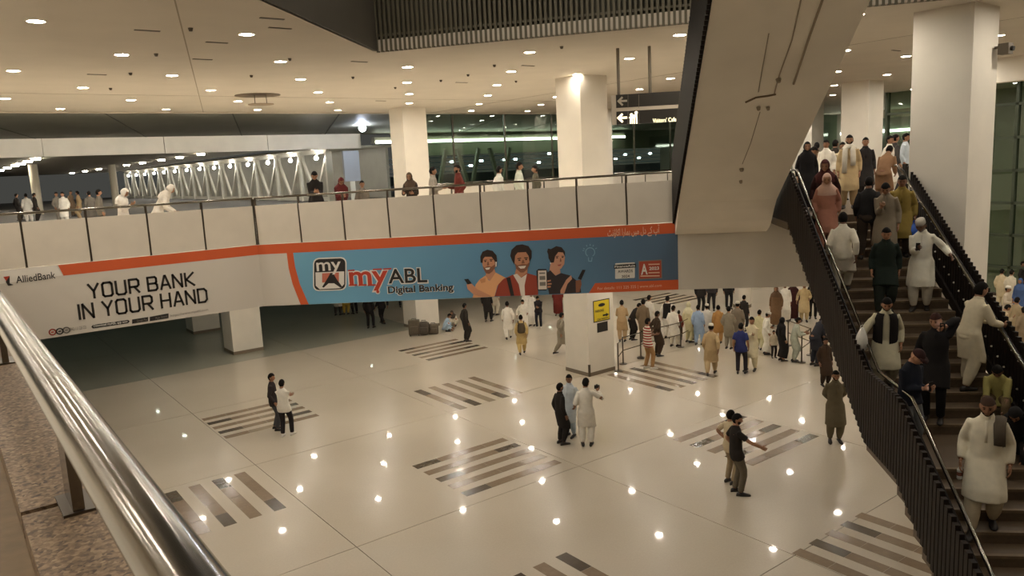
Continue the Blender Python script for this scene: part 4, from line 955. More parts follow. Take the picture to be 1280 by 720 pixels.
def shoe_mesh(J, k, sd):
    A = J[k+'A']; mb = MB(); a = -sd*.14; R = rotz(a); base = A-V3(0, 0, .085)
    mb.loft([ring(base+R@V3(0, y, h/2), R@V3(1, 0, 0), V3(0, 0, 1), w, h/2+.002, 12) for y, w, h in ((-.085, .018, .03), (-.075, .033, .07), (-.03, .038, .09), (.03, .04, .088), (.09, .046, .062), (.15, .046, .048), (.19, .034, .038), (.205, .012, .022))])
    return mb
TOPS = {  # hem length below the hip, shoulder/waist/hem looseness, sleeve end (fraction of the forearm; <0 = upper arm)
 'kameez': (.47, .95, .0, .92), 'shirt': (.15, .93, .0, .95), 'tee': (.14, .93, .0, -.55), 'robe': (.80, 1.0, .0, .95), 'coat': (.36, 1.0, .0, .95), 'jacket': (.10, 1.0, .0, .95)}
def legpath(J, L):
    o = []
    for k in 'rl':
        H, K, A = J[k+'H'], J[k+'K'], J[k+'A']; o.append(H+unit(K-H)*L if L < .43 else K+unit(A-K)*min(L-.43, .42))
    return o
def top_mesh(J, kind):
    hem, lo, _, sl = TOPS[kind]; O, T = J['O'], J['T']; mb = MB(); X = V3(1, 0, 0); rg = []
    if J['hip'] < .5: hem = min(hem, .30)
    for z, rx, ry in ((.553, .060, .060), (.532, .072, .068), (.512, .092, .076), (.485, .122, .092), (.45, .148, .106), (.39, .172, .122), (.30, .182, .134), (.18, .172, .132), (.07, .178, .136)):
        rg.append(ring(O+T@V3(0, .0, z), T@X, T@V3(0, 1, 0), rx*(lo if z < .45 else 1), ry*lo, 22, .012 if z < .35 else 0, z*9))
    n = 6
    for i in range(n+1):
        t = i/n; L = .0+hem*t; a, b = legpath(J, L); c = (a+b)/2; hs = abs(a-b)/2
        a2, b2 = legpath(J, L+.02); tg = unit((a2+b2)/2-c); ay = unit(np.cross(X, tg)) if abs(tg[2]) < .97 else V3(0, 1, 0)
        if ay@V3(0, 1, .6) < 0: ay = -ay
        fl = .03*t*min(1, hem/.4); rx = max((.20+fl)*lo, hs[0]+.122); ry = max((.145+fl)*lo, hs[1]*.95+.118)
        rg.append(ring(c, X, ay, rx, ry, 22, (.055 if kind in ('kameez', 'robe') else .03)*t, 1.3))
    mb.loft(rg)
    for k in 'rl':
        S, E, W = J[k+'S'], J[k+'E'], J[k+'W']; inn = S+(O+T@V3(0, 0, .40)-S)*.35; lw = 1.12 if kind in ('kameez', 'robe', 'coat') else 1.0
        if sl < 0: pts = [inn, S]+[S+(E-S)*t for t in (.3, -sl+.2)]; rd = [.055, .060, .064, .066]
        else: pts = [inn, S]+[S+(E-S)*t for t in (.35, .7, 1)]+[E+(W-E)*t for t in (.3, .65, sl)]; rd = [.055, .060, .062, .06, .057, .055, .049, .042]
        limb(mb, pts, [r*(lw if i > 2 else 1) for i, r in enumerate(rd)], 14, 1.0, .035 if sl > 0 else 0, 2.0)
    return mb
def bottom_mesh(J, kind):
    mb = MB(); O = J['O']; w = {'shalwar': (.105, .112, .105, .098, .085, .052), 'trousers': (.105, .098, .078, .074, .068, .060), 'wide': (.12, .115, .10, .098, .10, .098)}[kind]
    for k in 'rl':
        H, K, A = J[k+'H'], J[k+'K'], J[k+'A']
        pts = [H+(K-H)*t for t in (-.08, .35, .9)]+[K+(A-K)*t for t in (.15, .6, .98)]
        limb(mb, pts, w, 14, 1.0, .06 if kind != 'trousers' else .025, .7)
    mb.loft([ring(O+J['T']@V3(0, 0, z), V3(1, 0, 0), V3(0, 1, 0), rx, ry, 16) for z, rx, ry in ((.10, .15, .115), (.0, .172, .125), (-.08, .165, .125), (-.13, .10, .09))])
    return mb
def keep_hair(x, y, z):
    lim = .38 if y > .5 else (.38-(.5-y)*1.0 if y > -.1 else -.64); return z > lim
def keep_beard(x, y, z): return y > .05 and z < -.18+(.1 if abs(x) > .6 else 0) and not (abs(x) < .26 and -.56 < z < -.40 and y > .6) and not (abs(x) < .3 and z > -.30)
def keep_scarf(x, y, z): return not (y > .35 and -.86 < z < .50 and abs(x) < .62)
def part_mesh(J, nm, arg=None):
    mb = MB(); O, T = J['O'], J['T']; X, Yv = T@V3(1, 0, 0), T@V3(0, 1, 0)
    if nm == 'hair': head_mesh(mb, J, 1.085, keep_hair, jit=.014)
    elif nm == 'long_hair': head_mesh(mb, J, 1.10, lambda x, y, z: (z > .42 if y > .45 else True) and not (y > .2 and z < .3), jit=.02)
    elif nm == 'beard': head_mesh(mb, J, 1.05, keep_beard, jit=.015)
    elif nm == 'cap':
        c, R = J['HC'], J['HR']; mb.loft([ring(c+R@V3(0, -.006, z), R@V3(1, 0, 0), R@V3(0, 1, 0), a, b, 18) for z, a, b in ((.045, .083, .102), (.085, .082, .10), (.12, .075, .092), (.135, .05, .065), (.138, .01, .01))])
    elif nm == 'collar':
        mb.loft([ring(O+T@V3(0, .004, z), X, Yv, r, r*.98, 18) for z, r in ((.515, .082), (.535, .076), (.56, .067), (.562, .060), (.53, .062))], caps=False)
    elif nm == 'placket':
        rr = [(.50, .088), (.44, .112), (.36, .126), (.24, .132)]
        mb.loft([[O+T@V3(a, y*.95+b, z) for a, b in ((-.016, -.004), (.016, -.004), (.016, .004), (-.016, .004))] for z, y in rr])
    elif nm == 'beanie': head_mesh(mb, J, 1.10, lambda x, y, z: z > (.36 if y > .2 else .36-(.2-y)*.6))
    elif nm == 'peaked_cap':
        head_mesh(mb, J, 1.10, lambda x, y, z: z > .30)
        c, R = J['HC'], J['HR']; mb.prism([c+R@V3(a, b, .045-(b-.09)*.25) for a, b in ((-.07, .075), (-.06, .14), (0, .175), (.06, .14), (.07, .075))], R@V3(0, 0, .012))
    elif nm == 'headscarf':
        head_mesh(mb, J, 1.16, keep_scarf); N = J['N']
        mb.loft([ring(N+(J['HC']-N)*t+T@V3(0, -.012, dz), X, Yv, rx, ry, 20, .03, 1) for t, dz, rx, ry in ((.55, 0, .092, .092), (.2, 0, .10, .095), (0, -.02, .15, .12), (0, -.08, .205, .145), (0, -.2, .205, .155))], caps=False)
    elif nm == 'shawl':
        N = J['N']; mb.loft([ring(N+T@V3(0, .01, z), X, Yv, rx, ry, 18, .06, .5) for z, rx, ry in ((.055, .075, .075), (.03, .10, .095), (-.01, .135, .105), (-.05, .17, .12), (-.06, .10, .09))])
        for sx, L in ((.085, .62), (-.085, .45)):
            pts = [N+T@V3(sx*.9, .09, -.01), N+T@V3(sx, .145, -.12), N+T@V3(sx*1.05, .165, -.3), N+T@V3(sx*1.05, .175, -L)]
            mb.loft([ring(p, X, Yv, .055, .018, 10, .12, i) for i, p in enumerate(pts)])
    elif nm == 'shoulder_cloth':
        N = J['N']; pts = [N+T@V3(-.13, -.13, -.25), N+T@V3(-.13, -.11, -.06), N+T@V3(-.13, 0, .0), N+T@V3(-.13, .11, -.07), N+T@V3(-.14, .15, -.30)]
        mb.loft([ring(p, X, Yv if 1 < i < 3 else Yv, .062, .022 if i != 2 else .05, 12, .12, i) for i, p in enumerate(pts)])
    elif nm == 'waistcoat':
        n = 24; rr = [ring(O+T@V3(0, 0, z), X, Yv, rx, ry, n) for z, rx, ry in ((.50, .115, .095), (.46, .165, .125), (.40, .192, .142), (.25, .195, .152), (.08, .195, .154), (-.10, .208, .165))]
        vs = [p for r in rr for p in r]; mb.add(vs, [(k*n+i, k*n+(i+1) % n, (k+1)*n+(i+1) % n, (k+1)*n+i) for k in range(5) for i in range(n) if i not in (5, 6)])
    elif nm == 'backpack':
        mb.loft([ring(O+T@V3(0, -.20, z), X, Yv, rx, ry, 14) for z, rx, ry in ((.04, .10, .05), (.07, .15, .085), (.25, .16, .095), (.40, .14, .08), (.46, .09, .045))])
        for sd in (-1, 1): limb(mb, [O+T@V3(sd*.11, -.15, .44), O+T@V3(sd*.12, -.02, .53), O+T@V3(sd*.12, .12, .42), O+T@V3(sd*.15, .13, .22), O+T@V3(sd*.15, -.12, .12)], [.02]*5, 8)
    elif nm[:3] == 'eye' and nm[3] == '_':
        for sd in ((1,) if nm[-1] == 'r' else (-1,)): ball(mb, J['HC']+J['HR']@V3(sd*.030, .088, .012), (.011, .006, .006), 8, 5, J['HR'])
    elif nm[:4] == 'brow':
        for sd in ((1,) if nm[-1] == 'r' else (-1,)): ball(mb, J['HC']+J['HR']@V3(sd*.031, .092, .034), (.018, .006, .004), 8, 5, J['HR'])
    return mb

CLOTH = {}
def cloth(c):
    if c == 'stripes':
        if 'stripes' not in MATS:
            M = bpy.data.materials.new('red_white_stripes'); M.use_nodes = True; nt = M.node_tree; b = nt.nodes['Principled BSDF']; tc = nt.nodes.new('ShaderNodeTexCoord'); w = nt.nodes.new('ShaderNodeTexWave'); w.bands_direction = 'Z'; w.inputs['Scale'].default_value = 3.6
            r = nt.nodes.new('ShaderNodeValToRGB'); r.color_ramp.interpolation = 'CONSTANT'; r.color_ramp.elements[0].color = (*lin((150, 50, 44)), 1); r.color_ramp.elements[1].position = .55; r.color_ramp.elements[1].color = (*lin((214, 204, 188)), 1)
            nt.links.new(tc.outputs['Object'], w.inputs['Vector']); nt.links.new(w.outputs['Color'], r.inputs[0]); nt.links.new(r.outputs[0], b.inputs['Base Color']); b.inputs['Roughness'].default_value = .9; MATS['stripes'] = M
        return MATS['stripes']
    return mat('cloth_%d_%d_%d' % c, c, .9, var=.07, scale=9, bump=.12, spec=.2)
SKIN = [mat('skin_%d' % i, c, .55, var=.05, scale=20) for i, c in enumerate(((150, 108, 80), (132, 92, 68), (168, 122, 92), (116, 80, 58)))]
HAIRM = mat('dark_hair', (22, 18, 15), .8, var=.2, scale=40, spec=.15); GREYH = mat('grey_hair', (120, 112, 102), .7, var=.2, scale=40)
SHOE = mat('dark_shoe', (36, 30, 26), .5); SHOEW = mat('white_shoe', (206, 200, 190), .6); SANDAL = mat('tan_sandal', (92, 68, 48), .6)
QUEUE = []; SOLVED = {}; MESH = {}
def J_(p):
    if p not in SOLVED: SOLVED[p] = solve(p)
    return SOLVED[p]
def ground_stairs(px, hy, hgt):
    for D in np.arange(6, 26, .01):
        p = atdepth(px, hy, D); b = float(p@E2)
        if p[2] <= stair_line(b)+hgt: return p
    return p
PEOPLE = {}
def person(label, px, feet, head, face, pose, top, tc, bot, bc, mode='F', D=None, hair='hair', skin=0, shoe=SHOE, clip=(.88, 1.10), key=None, zoff=0., ab=None, hm=None, fem=False, **ex):
    J = J_(pose); hgt = J['top']
    if mode == 'F': loc = atz(px, feet, 0); z0 = 0.
    elif mode == 'D': loc = atdepth(px, head, D); z0 = DECK if px < 980 else HEAD
    elif mode == 'O': loc = atdepth(px, head, D); z0 = 5.48
    elif mode == 'S':    # feet seen on the stairs
        for d in np.arange(5, 26, .01):
            loc = atdepth(px, feet, d)
            if loc[2] <= stair_line(float(loc@E2)): break
        z0 = stair_z(float(loc@E2))
    elif mode == 'H': loc = ground_stairs(px, head, hgt); z0 = stair_z(float(loc@E2))
    if ab: loc = EP(ab[0], ab[1], 0); z0 = stair_z(ab[1]) if mode in 'SH' else z0
    z0 += zoff; s = 1.0
    if head is not None:
        n = unit(V3(loc[0], loc[1], 0)); p = atplane(px, head, V3(loc[0], loc[1], 0), n); s = float(np.clip((p[2]-z0)/hgt, *clip))
    az = math.atan2(loc[0], loc[1])+math.radians(face)
    root = empty('person', (loc[0], loc[1], z0), label=label, cat='person'); root.rotation_euler.z = -az; root.scale = (s, s, s)
    parts = [('body', ('body', pose), SKIN[skin])]
    parts.append(({'tee': 't_shirt', 'robe': 'robe', 'kameez': 'kameez'}.get(top, top), ('top', pose, top), cloth(tc)))
    if top in ('kameez', 'coat') and proj(loc)[2] < 24 and not (isinstance(hair, tuple) and hair[0] == 'headscarf'):
        parts.append(('collar', ('part', pose, 'collar'), cloth(tc)))
        if 100 < face < 260 and 'waistcoat' not in ex: parts.append(('placket', ('part', pose, 'placket'), cloth(tc)))
    if bot: parts.append(('shalwar' if bot == 'shalwar' else 'trousers', ('bot', pose, bot), cloth(bc)))
    for k in 'rl': parts.append(('shoe', ('shoe', pose, k), shoe))
    if proj(loc)[2] < 24 and 100 < face < 260: parts += [(n_, ('part', pose, k_+q_), HAIRM) for n_, k_ in (('eye', 'eye_'), ('eyebrow', 'brow_')) for q_ in 'rl']
    if hair in ('hair', 'long_hair', 'grey'): parts.append(('hair', ('part', pose, 'long_hair' if hair == 'long_hair' else 'hair'), GREYH if hair == 'grey' else HAIRM))
    elif hair: parts.append((hair[0], ('part', pose, hair[0]), cloth(hair[1])))
    if hair and not isinstance(hair, str) and hair[0] == 'cap': parts.append(('hair', ('part', pose, 'hair'), HAIRM))
    for nm, v in ex.items(): parts.append((nm, ('part', pose, nm), HAIRM if v == 'dark' else (GREYH if v == 'grey' else cloth(v))))
    QUEUE.append((root, parts))
    R = rotz(-az)*s
    info = dict(loc=V3(loc[0], loc[1], z0), R=R, J=J, root=root)
    info['w'] = lambda p: info['loc']+R@p
    if key: PEOPLE[key] = info
    return info
def flush_people():
    keys = []
    for _, parts in QUEUE:
        for _, k, _ in parts:
            if k not in keys: keys.append(k)
    temps = []
    for k in keys:
        J = J_(k[1]); kind = k[0]
        mb = body_mesh(J) if kind == 'body' else top_mesh(J, k[2]) if kind == 'top' else bottom_mesh(J, k[2]) if kind == 'bot' else shoe_mesh(J, k[2], 1 if k[2] == 'r' else -1) if kind == 'shoe' else part_mesh(J, k[2])
        me = mb.mesh('_'.join(k), SKIN[0])
        if kind in ('top', 'bot'):
            bm = bmesh.new(); bm.from_mesh(me); bmesh.ops.recalc_face_normals(bm, faces=bm.faces); bm.to_mesh(me); bm.free()
            o = bpy.data.objects.new('temp', me); COL.objects.link(o); md = o.modifiers.new('r', 'REMESH'); md.mode = 'VOXEL'; md.voxel_size = .017; md.use_smooth_shade = True
            sm_ = o.modifiers.new('s', 'SMOOTH'); sm_.factor = .5; sm_.iterations = 4; temps.append((k, o))
        else:
            smooth(me); MESH[k] = me
    bpy.context.view_layer.update(); dg = bpy.context.evaluated_depsgraph_get()
    for k, o in temps:
        me = bpy.data.meshes.new_from_object(o.evaluated_get(dg)); me.name = '_'.join(k); smooth(me)
        if not me.materials: me.materials.append(SKIN[0])
        MESH[k] = me
    for k, o in temps: bpy.data.objects.remove(o)
    for root, parts in QUEUE:
        for nm, k, M in parts:
            o = bpy.data.objects.new(nm, MESH[k]); COL.objects.link(o); o.parent = root
            o.material_slots[0].link = 'OBJECT'; o.material_slots[0].material = M
POSES['ear_l'] = dict(lh=(-.14, .10, .60), head=(8, 14), rh=(.26, .08, .0)); POSES['sit2'] = dict(POSES['sit'], head=(0, 40))
POSES['down_b'] = dict(rf=(.10, .27, -.158), lf=(-.10, -.08, .0), hip=.86, lean=4, head=(0, 14), rh=(.25, .05, -.05), lh=(-.25, .02, -.05))
WH, OW, CR_, BK, NV, GY, TN, KH = (226, 219, 206), (206, 196, 176), (200, 184, 152), (34, 30, 29), (34, 38, 48), (128, 120, 108), (178, 152, 114), (160, 136, 102)
P = person
# --- groups standing on the near floor
P('man in long black kameez standing left of the white kameez man holding a camera', 702, 555, 479, 60, 'stand', 'kameez', (40, 36, 33), 'shalwar', (40, 36, 33), beard='dark', skin=1, key='blk')
P('man in pale blue kameez facing the black kameez man at the centre of the hall', 714, 545, 468, 215, 'chat', 'kameez', (196, 202, 206), 'shalwar', (176, 190, 204), skin=0)
P('man in white kameez seen from behind raising a camera at the centre of the hall', 734, 557, 473, 4, 'photo', 'kameez', WH, 'shalwar', WH, skin=0, key='cam')
P('bearded man in black t-shirt gesturing beside the striped floor inlay', 920, 617, 517, 75, 'point', 'tee', (42, 37, 33), 'trousers', (104, 94, 78), beard='dark', skin=2)
P('man in pale shirt half hidden behind the gesturing black t-shirt man', 913, 604, 513, 50, 'hips', 'tee', (190, 172, 140), 'trousers', (150, 132, 104), skin=0)
P('young man in white sweatshirt and black trousers standing on the left inlay', 358, 545, 474, 25, 'folded', 'shirt', WH, 'trousers', (40, 36, 36), shoe=SHOEW, skin=0)
P('man in dark shirt and jeans beside the white sweatshirt man on the left', 345, 537, 466, 100, 'stand2', 'shirt', (52, 46, 46), 'trousers', (74, 74, 76), skin=2)
P('bearded man in olive grey kurta with hands behind his back near the stairs', 1043, 552, 463, 168, 'back', 'kameez', (104, 94, 74), 'shalwar', (104, 94, 74), beard='dark', skin=0)
P('man in dark brown clothes standing right behind the stair balustrade foot', 1031, 482, 422, 150, 'stand', 'kameez', (60, 46, 36), 'shalwar', (54, 42, 34), skin=1)
# --- far side seen under the banner
P('person in black trousers and jacket standing under the left end of the blue banner', 463, 410, None, 20, 'stand2', 'jacket', BK, 'trousers', BK)
P('slim person in black seen from the chest down beside the left black pair', 479, 405, None, -30, 'walk', 'jacket', (44, 40, 40), 'trousers', BK)
P('far person in yellow shalwar under the left part of the blue banner', 433, 393, None, 10, 'stand', 'kameez', (176, 148, 70), 'shalwar', (176, 148, 70))
P('far person in white next to the yellow shalwar under the banner', 422, 394, None, 30, 'stand2', 'kameez', OW, 'shalwar', (60, 54, 50))
P('far person in dark clothes right of the yellow shalwar under the banner', 444, 392, None, -20, 'stand', 'shirt', BK, 'trousers', BK)
P('far person in dark trousers just left of the far column', 503, 384, None, 0, 'stand', 'shirt', (60, 56, 54), 'trousers', (46, 42, 42))
P('person in pale blue kameez squatting by the luggage at the far column', 556, 414, 392, 100, 'squat', 'kameez', (170, 190, 208), 'shalwar', (170, 190, 208), clip=(.8, 1.2))
P('person in white kameez squatting against the wall behind the pale blue one', 568, 407, 387, 200, 'squat', 'kameez', OW, 'shalwar', OW, hair=('headscarf', (80, 70, 64)), clip=(.8, 1.2))
P('man in black kameez standing on the far striped inlay', 583, 427, 379, 60, 'stand', 'kameez', (50, 46, 42), 'shalwar', (50, 46, 42), skin=1)
P('man in black kameez standing far behind with head hidden by the banner', 610, 402, None, 20, 'stand2', 'kameez', (46, 42, 40), 'shalwar', (44, 40, 38))
P('man in white kameez walking away with one hand behind his back', 636, 424, 377, 0, 'walk', 'kameez', WH, 'shalwar', WH, skin=1)
P('man in white kameez with dark bag walking towards the hall under the printed man', 655, 417, 374, 180, 'carry', 'kameez', WH, 'shalwar', WH, skin=0)
P('person in tan kameez with a dark backpack walking away in the middle distance', 653, 443, 394, 0, 'walk', 'kameez', (196, 170, 116), 'shalwar', (200, 172, 112), backpack=(86, 74, 58))
P('man in black jacket and jeans with white shoes under the printed woman', 674, 410, 371, 190, 'phone2', 'jacket', (48, 44, 46), 'trousers', (44, 44, 50), shoe=SHOEW)
P('person in long white robe behind the black jacket man under the banner', 666, 407, 371, 200, 'stand', 'robe', WH, None, None, hair=('headscarf', (214, 206, 196)))
P('person in white shirt and dark trousers far under the printed man', 661, 402, None, 170, 'stand2', 'shirt', WH, 'trousers', (50, 48, 50))
P('woman in dark red dress standing beside the near column under the banner', 698, 394, None, 180, 'stand', 'robe', (104, 42, 36), None, None, hair=('headscarf', (96, 40, 36)))
P('person in grey kameez walking partly hidden by the near column', 702, 443, 391, 60, 'walk', 'kameez', (142, 132, 114), 'shalwar', (142, 132, 114))
P('person in white far behind the man in black with hidden head', 619, 394, None, 30, 'stand', 'kameez', OW, 'shalwar', OW)
# --- waiting crowd beyond the near column
P('man in tan kameez seen from behind just right of the near column', 778, 427, 376, 5, 'elbows', 'kameez', (178, 150, 112), 'shalwar', (176, 148, 112), skin=1)
P('person in black bending forward beside the tan kameez man at the barrier', 790, 425, 380, 60, 'bend', 'kameez', (44, 40, 38), 'shalwar', (40, 36, 34))
P('man in grey brown kameez behind the striped polo man', 805, 428, 374, 20, 'stand', 'kameez', (124, 106, 84), 'shalwar', (110, 96, 78))
P('man in white kameez behind the grey brown kameez man', 812, 420, 369, 30, 'stand2', 'kameez', WH, 'shalwar', WH)
P('man in red and white striped polo with khaki trousers by the barrier', 810, 461, 398, 60, 'folded', 'tee', 'stripes', 'trousers', (164, 126, 84), shoe=SHOEW, skin=1)
P('man in dark brown kameez striding beside the striped polo man', 822, 445, 389, 60, 'back', 'kameez', (66, 52, 40), 'shalwar', (64, 50, 40), skin=3)
P('person in black waistcoat over white kameez near the far inlay', 835, 423, 370, 20, 'stand', 'kameez', WH, 'shalwar', WH, waistcoat=(40, 36, 34))
P('man in white kameez standing at the rope barrier post', 842, 433, 382, 30, 'stand2', 'kameez', WH, 'shalwar', OW, skin=1)
P('child in maroon shirt next to the white kameez man at the barrier', 849, 425, 388, 10, 'stand', 'shirt', (120, 60, 48), 'trousers', (70, 56, 48), clip=(.6, 1.1))
P('person wrapped in a cream shawl in the waiting crowd', 861, 428, 378, 40, 'stand', 'kameez', (206, 196, 156), 'shalwar', (200, 190, 150), hair=('headscarf', (210, 202, 168)))
P('man in light blue kameez in the waiting crowd', 873, 431, 381, 20, 'stand2', 'kameez', (150, 170, 196), 'shalwar', (150, 170, 196), skin=1)
P('man in white kameez and white cap behind the light blue kameez man', 884, 428, 380, 10, 'stand', 'kameez', (214, 208, 198), 'shalwar', (206, 200, 190), hair=('cap', WH))
P('man in orange tan kameez seen from behind in the waiting crowd', 898, 429, 382, 0, 'stand', 'kameez', (184, 138, 84), 'shalwar', (180, 136, 84))
P('man in grey kameez right of the orange tan one in the crowd', 911, 436, 383, 20, 'chat', 'kameez', (140, 130, 112), 'shalwar', (138, 128, 110))
P('man in grey brown kameez with white cap in the crowd', 922, 431, 377, 10, 'stand2', 'kameez', (132, 120, 104), 'shalwar', (130, 118, 102), hair=('cap', WH))
P('man in black shirt far behind the white cap in the crowd', 930, 414, 369, 30, 'stand', 'shirt', (46, 42, 40), 'trousers', (44, 40, 40))
P('man in tan kameez and white cap walking away alone in front of the crowd', 889, 469, 405, 5, 'walk', 'kameez', (180, 156, 118), 'shalwar', (178, 154, 116), hair=('cap', WH), skin=1)
P('young man in blue polo shirt and dark trousers in front of the crowd', 926, 467, 404, 10, 'stand2', 'tee', (50, 56, 104), 'trousers', (44, 40, 44))
P('man in cream kameez with folded arms beside the blue polo man', 940, 463, 396, 200, 'folded', 'kameez', (212, 200, 168), 'shalwar', (208, 196, 164), skin=0)
P('man in pale yellow kameez behind the folded arms man', 949, 437, 390, 30, 'stand', 'kameez', (206, 198, 158), 'shalwar', (204, 196, 156))
P('stooped man in long white robe and cap near the stairs', 957, 443, 390, 80, 'carry', 'robe', (222, 216, 202), None, None, hair=('cap', (190, 184, 172)))
P('small child in pale top standing in front of the black abaya', 967, 447, 413, 160, 'stand', 'shirt', (190, 176, 152), 'trousers', (44, 40, 40), clip=(.5, .9))
P('woman in black abaya standing beside the child near the stairs', 977, 451, 397, 60, 'stand', 'robe', (32, 29, 28), None, None, hair=('headscarf', (30, 27, 27)))
P('man in pale grey green kameez leaning on the barrier by the stairs', 992, 452, 397, 80, 'elbows', 'kameez', (176, 180, 164), 'shalwar', (172, 176, 160))
P('person in dark navy kameez close to the stair balustrade', 1018, 457, 393, 50, 'bend', 'kameez', (44, 44, 50), 'shalwar', (42, 42, 48), skin=1)
P('person in black beside the dark navy one at the stair balustrade', 1026, 452, 398, 200, 'stand', 'kameez', (38, 34, 33), 'shalwar', (38, 34, 33))
P('far man in black with hidden head under the plain fascia', 876, 391, None, 20, 'stand', 'jacket', (46, 42, 40), 'trousers', (40, 38, 36))
P('far man in dark jacket over white shirt under the plain fascia', 890, 388, None, 190, 'stand2', 'jacket', (60, 56, 56), 'trousers', (50, 48, 48))
P('far man in black standing left of the round white column', 911, 386, None, 170, 'stand', 'shirt', (40, 37, 36), 'trousers', (38, 36, 36))
P('tall woman in brown robe right of the round white column', 970, 408, None, 190, 'stand', 'robe', (112, 86, 62), None, None, hair=('headscarf', (96, 74, 56)))
P('person in long white robe behind the brown robe', 981, 402, None, 170, 'stand', 'robe', WH, None, None)
P('person in maroon robe far behind the leaning man', 991, 400, None, 180, 'stand', 'robe', (70, 38, 36), None, None, hair=('headscarf', (60, 34, 32)))
P('person in beige kameez far behind near the stair balustrade', 1005, 402, None, 180, 'carry', 'kameez', (190, 168, 126), 'shalwar', (188, 166, 124))
P('person in black far behind at the edge of the stair balustrade', 1016, 398, None, 180, 'stand', 'jacket', BK, 'trousers', BK)
# --- people on the stairs
P('smiling man in cream kameez with a cloth on his shoulder walking down the stairs', 1228, 648, 487, 182, 'down_b', 'kameez', (226, 216, 192), 'shalwar', (196, 182, 154), mode='S', hair=('beanie', (70, 52, 42)), skin=0, shoulder_cloth=(92, 82, 70), beard='dark', key='front')
P('man in white kameez and cap with phone, hand on the right stair rail', 1150, 384, 273, 184, 'downphone', 'kameez', (220, 214, 196), 'shalwar', (212, 204, 186), mode='S', hair=('cap', (176, 168, 156)), skin=3, beard='grey', key='capman')
P('man in dark green coat coming down the middle of the stairs', 1108, None, 284, 178, 'down', 'coat', (36, 44, 38), 'shalwar', (40, 44, 38), mode='H', skin=2)
P('man in black waistcoat over cream kameez holding the left stair rail', 1108, None, 370, 176, 'downrail', 'kameez', (196, 188, 160), 'shalwar', (150, 142, 120), mode='H', waistcoat=(32, 28, 27), beard='dark', skin=2, key='vest')
P('man in black coat holding a phone to his ear on the lower stairs', 1166, 531, 391, 190, 'ear_l', 'coat', (32, 29, 28), 'trousers', (30, 27, 26), mode='S', hair=('beanie', (58, 36, 30)), skin=2, key='earman')
P('young man in navy jacket and grey jeans reading his phone on the stairs', 1138, None, 434, 130, 'phone2', 'jacket', (28, 30, 38), 'trousers', (112, 114, 116), mode='H', hair=('peaked_cap', (52, 32, 30)), skin=2, key='navy')
P('stout man in cream kameez leaning over the right stair rail', 1208, 487, 354, 45, 'leanrail', 'kameez', (212, 200, 172), 'shalwar', (206, 194, 166), mode='S', skin=0, clip=(.9, 1.2))
P('person in yellow shirt sitting on the steps by the right rail', 1250, None, 450, 185, 'sit', 'shirt', (178, 168, 104), 'trousers', (110, 92, 66), mode='H', skin=0, clip=(.9, 1.1))
P('person in black sitting at the right edge of the stairs', 1277, None, 500, 190, 'sit2', 'shirt', (30, 27, 26), 'trousers', (34, 30, 28), mode='H', clip=(.9, 1.1), hair=('headscarf', (30, 27, 26)))
P('man in white kameez climbing the stairs along the left rail', 1054, None, 266, 0, 'up', 'kameez', (218, 210, 192), 'shalwar', (206, 198, 178), mode='H', skin=3)
P('man in black jacket climbing the middle of the upper stairs', 1086, None, 221, 5, 'up', 'jacket', (34, 32, 32), 'shalwar', (60, 50, 42), mode='H', skin=1)
P('man in grey kameez with bowed head behind the black jacket man on the stairs', 1108, None, 228, 185, 'phone', 'kameez', (128, 116, 98), 'shalwar', (120, 108, 92), mode='H')
P('person in mustard kameez carrying a blue bag down by the right rail', 1128, None, 219, 180, 'down_b', 'kameez', (132, 112, 56), 'shalwar', (70, 60, 50), mode='H', skin=1, key='must')
P('woman in pink dress and pale headscarf coming down by the left rail', 1034, None, 217, 182, 'down', 'kameez', (176, 122, 102), 'shalwar', (172, 118, 98), mode='H', hair=('headscarf', (200, 164, 146)), skin=2)
P('man in tan kameez with a white shawl at the top of the stairs', 1062, None, 169, 182, 'stand', 'kameez', (190, 166, 126), 'shalwar', (186, 162, 124), mode='D', D=18.9, shawl=(214, 206, 190), beard='dark', skin=2)
P('man in brown kameez stooping at the top of the stairs by the right rail', 1105, None, 182, 20, 'bend', 'kameez', (136, 104, 78), 'shalwar', (130, 100, 76), mode='D', D=18.6, skin=1)
P('woman in black abaya at the top of the left stair rail', 1009, None, 178, 175, 'stand', 'robe', (30, 27, 27), None, None, mode='D', D=18.9, hair=('headscarf', (28, 25, 25)))
P('woman in maroon headscarf between the abaya and the tan kameez man', 1032, None, 200, 185, 'down', 'kameez', (52, 30, 28), 'shalwar', (48, 30, 28), mode='H', hair=('headscarf', (66, 32, 30)))
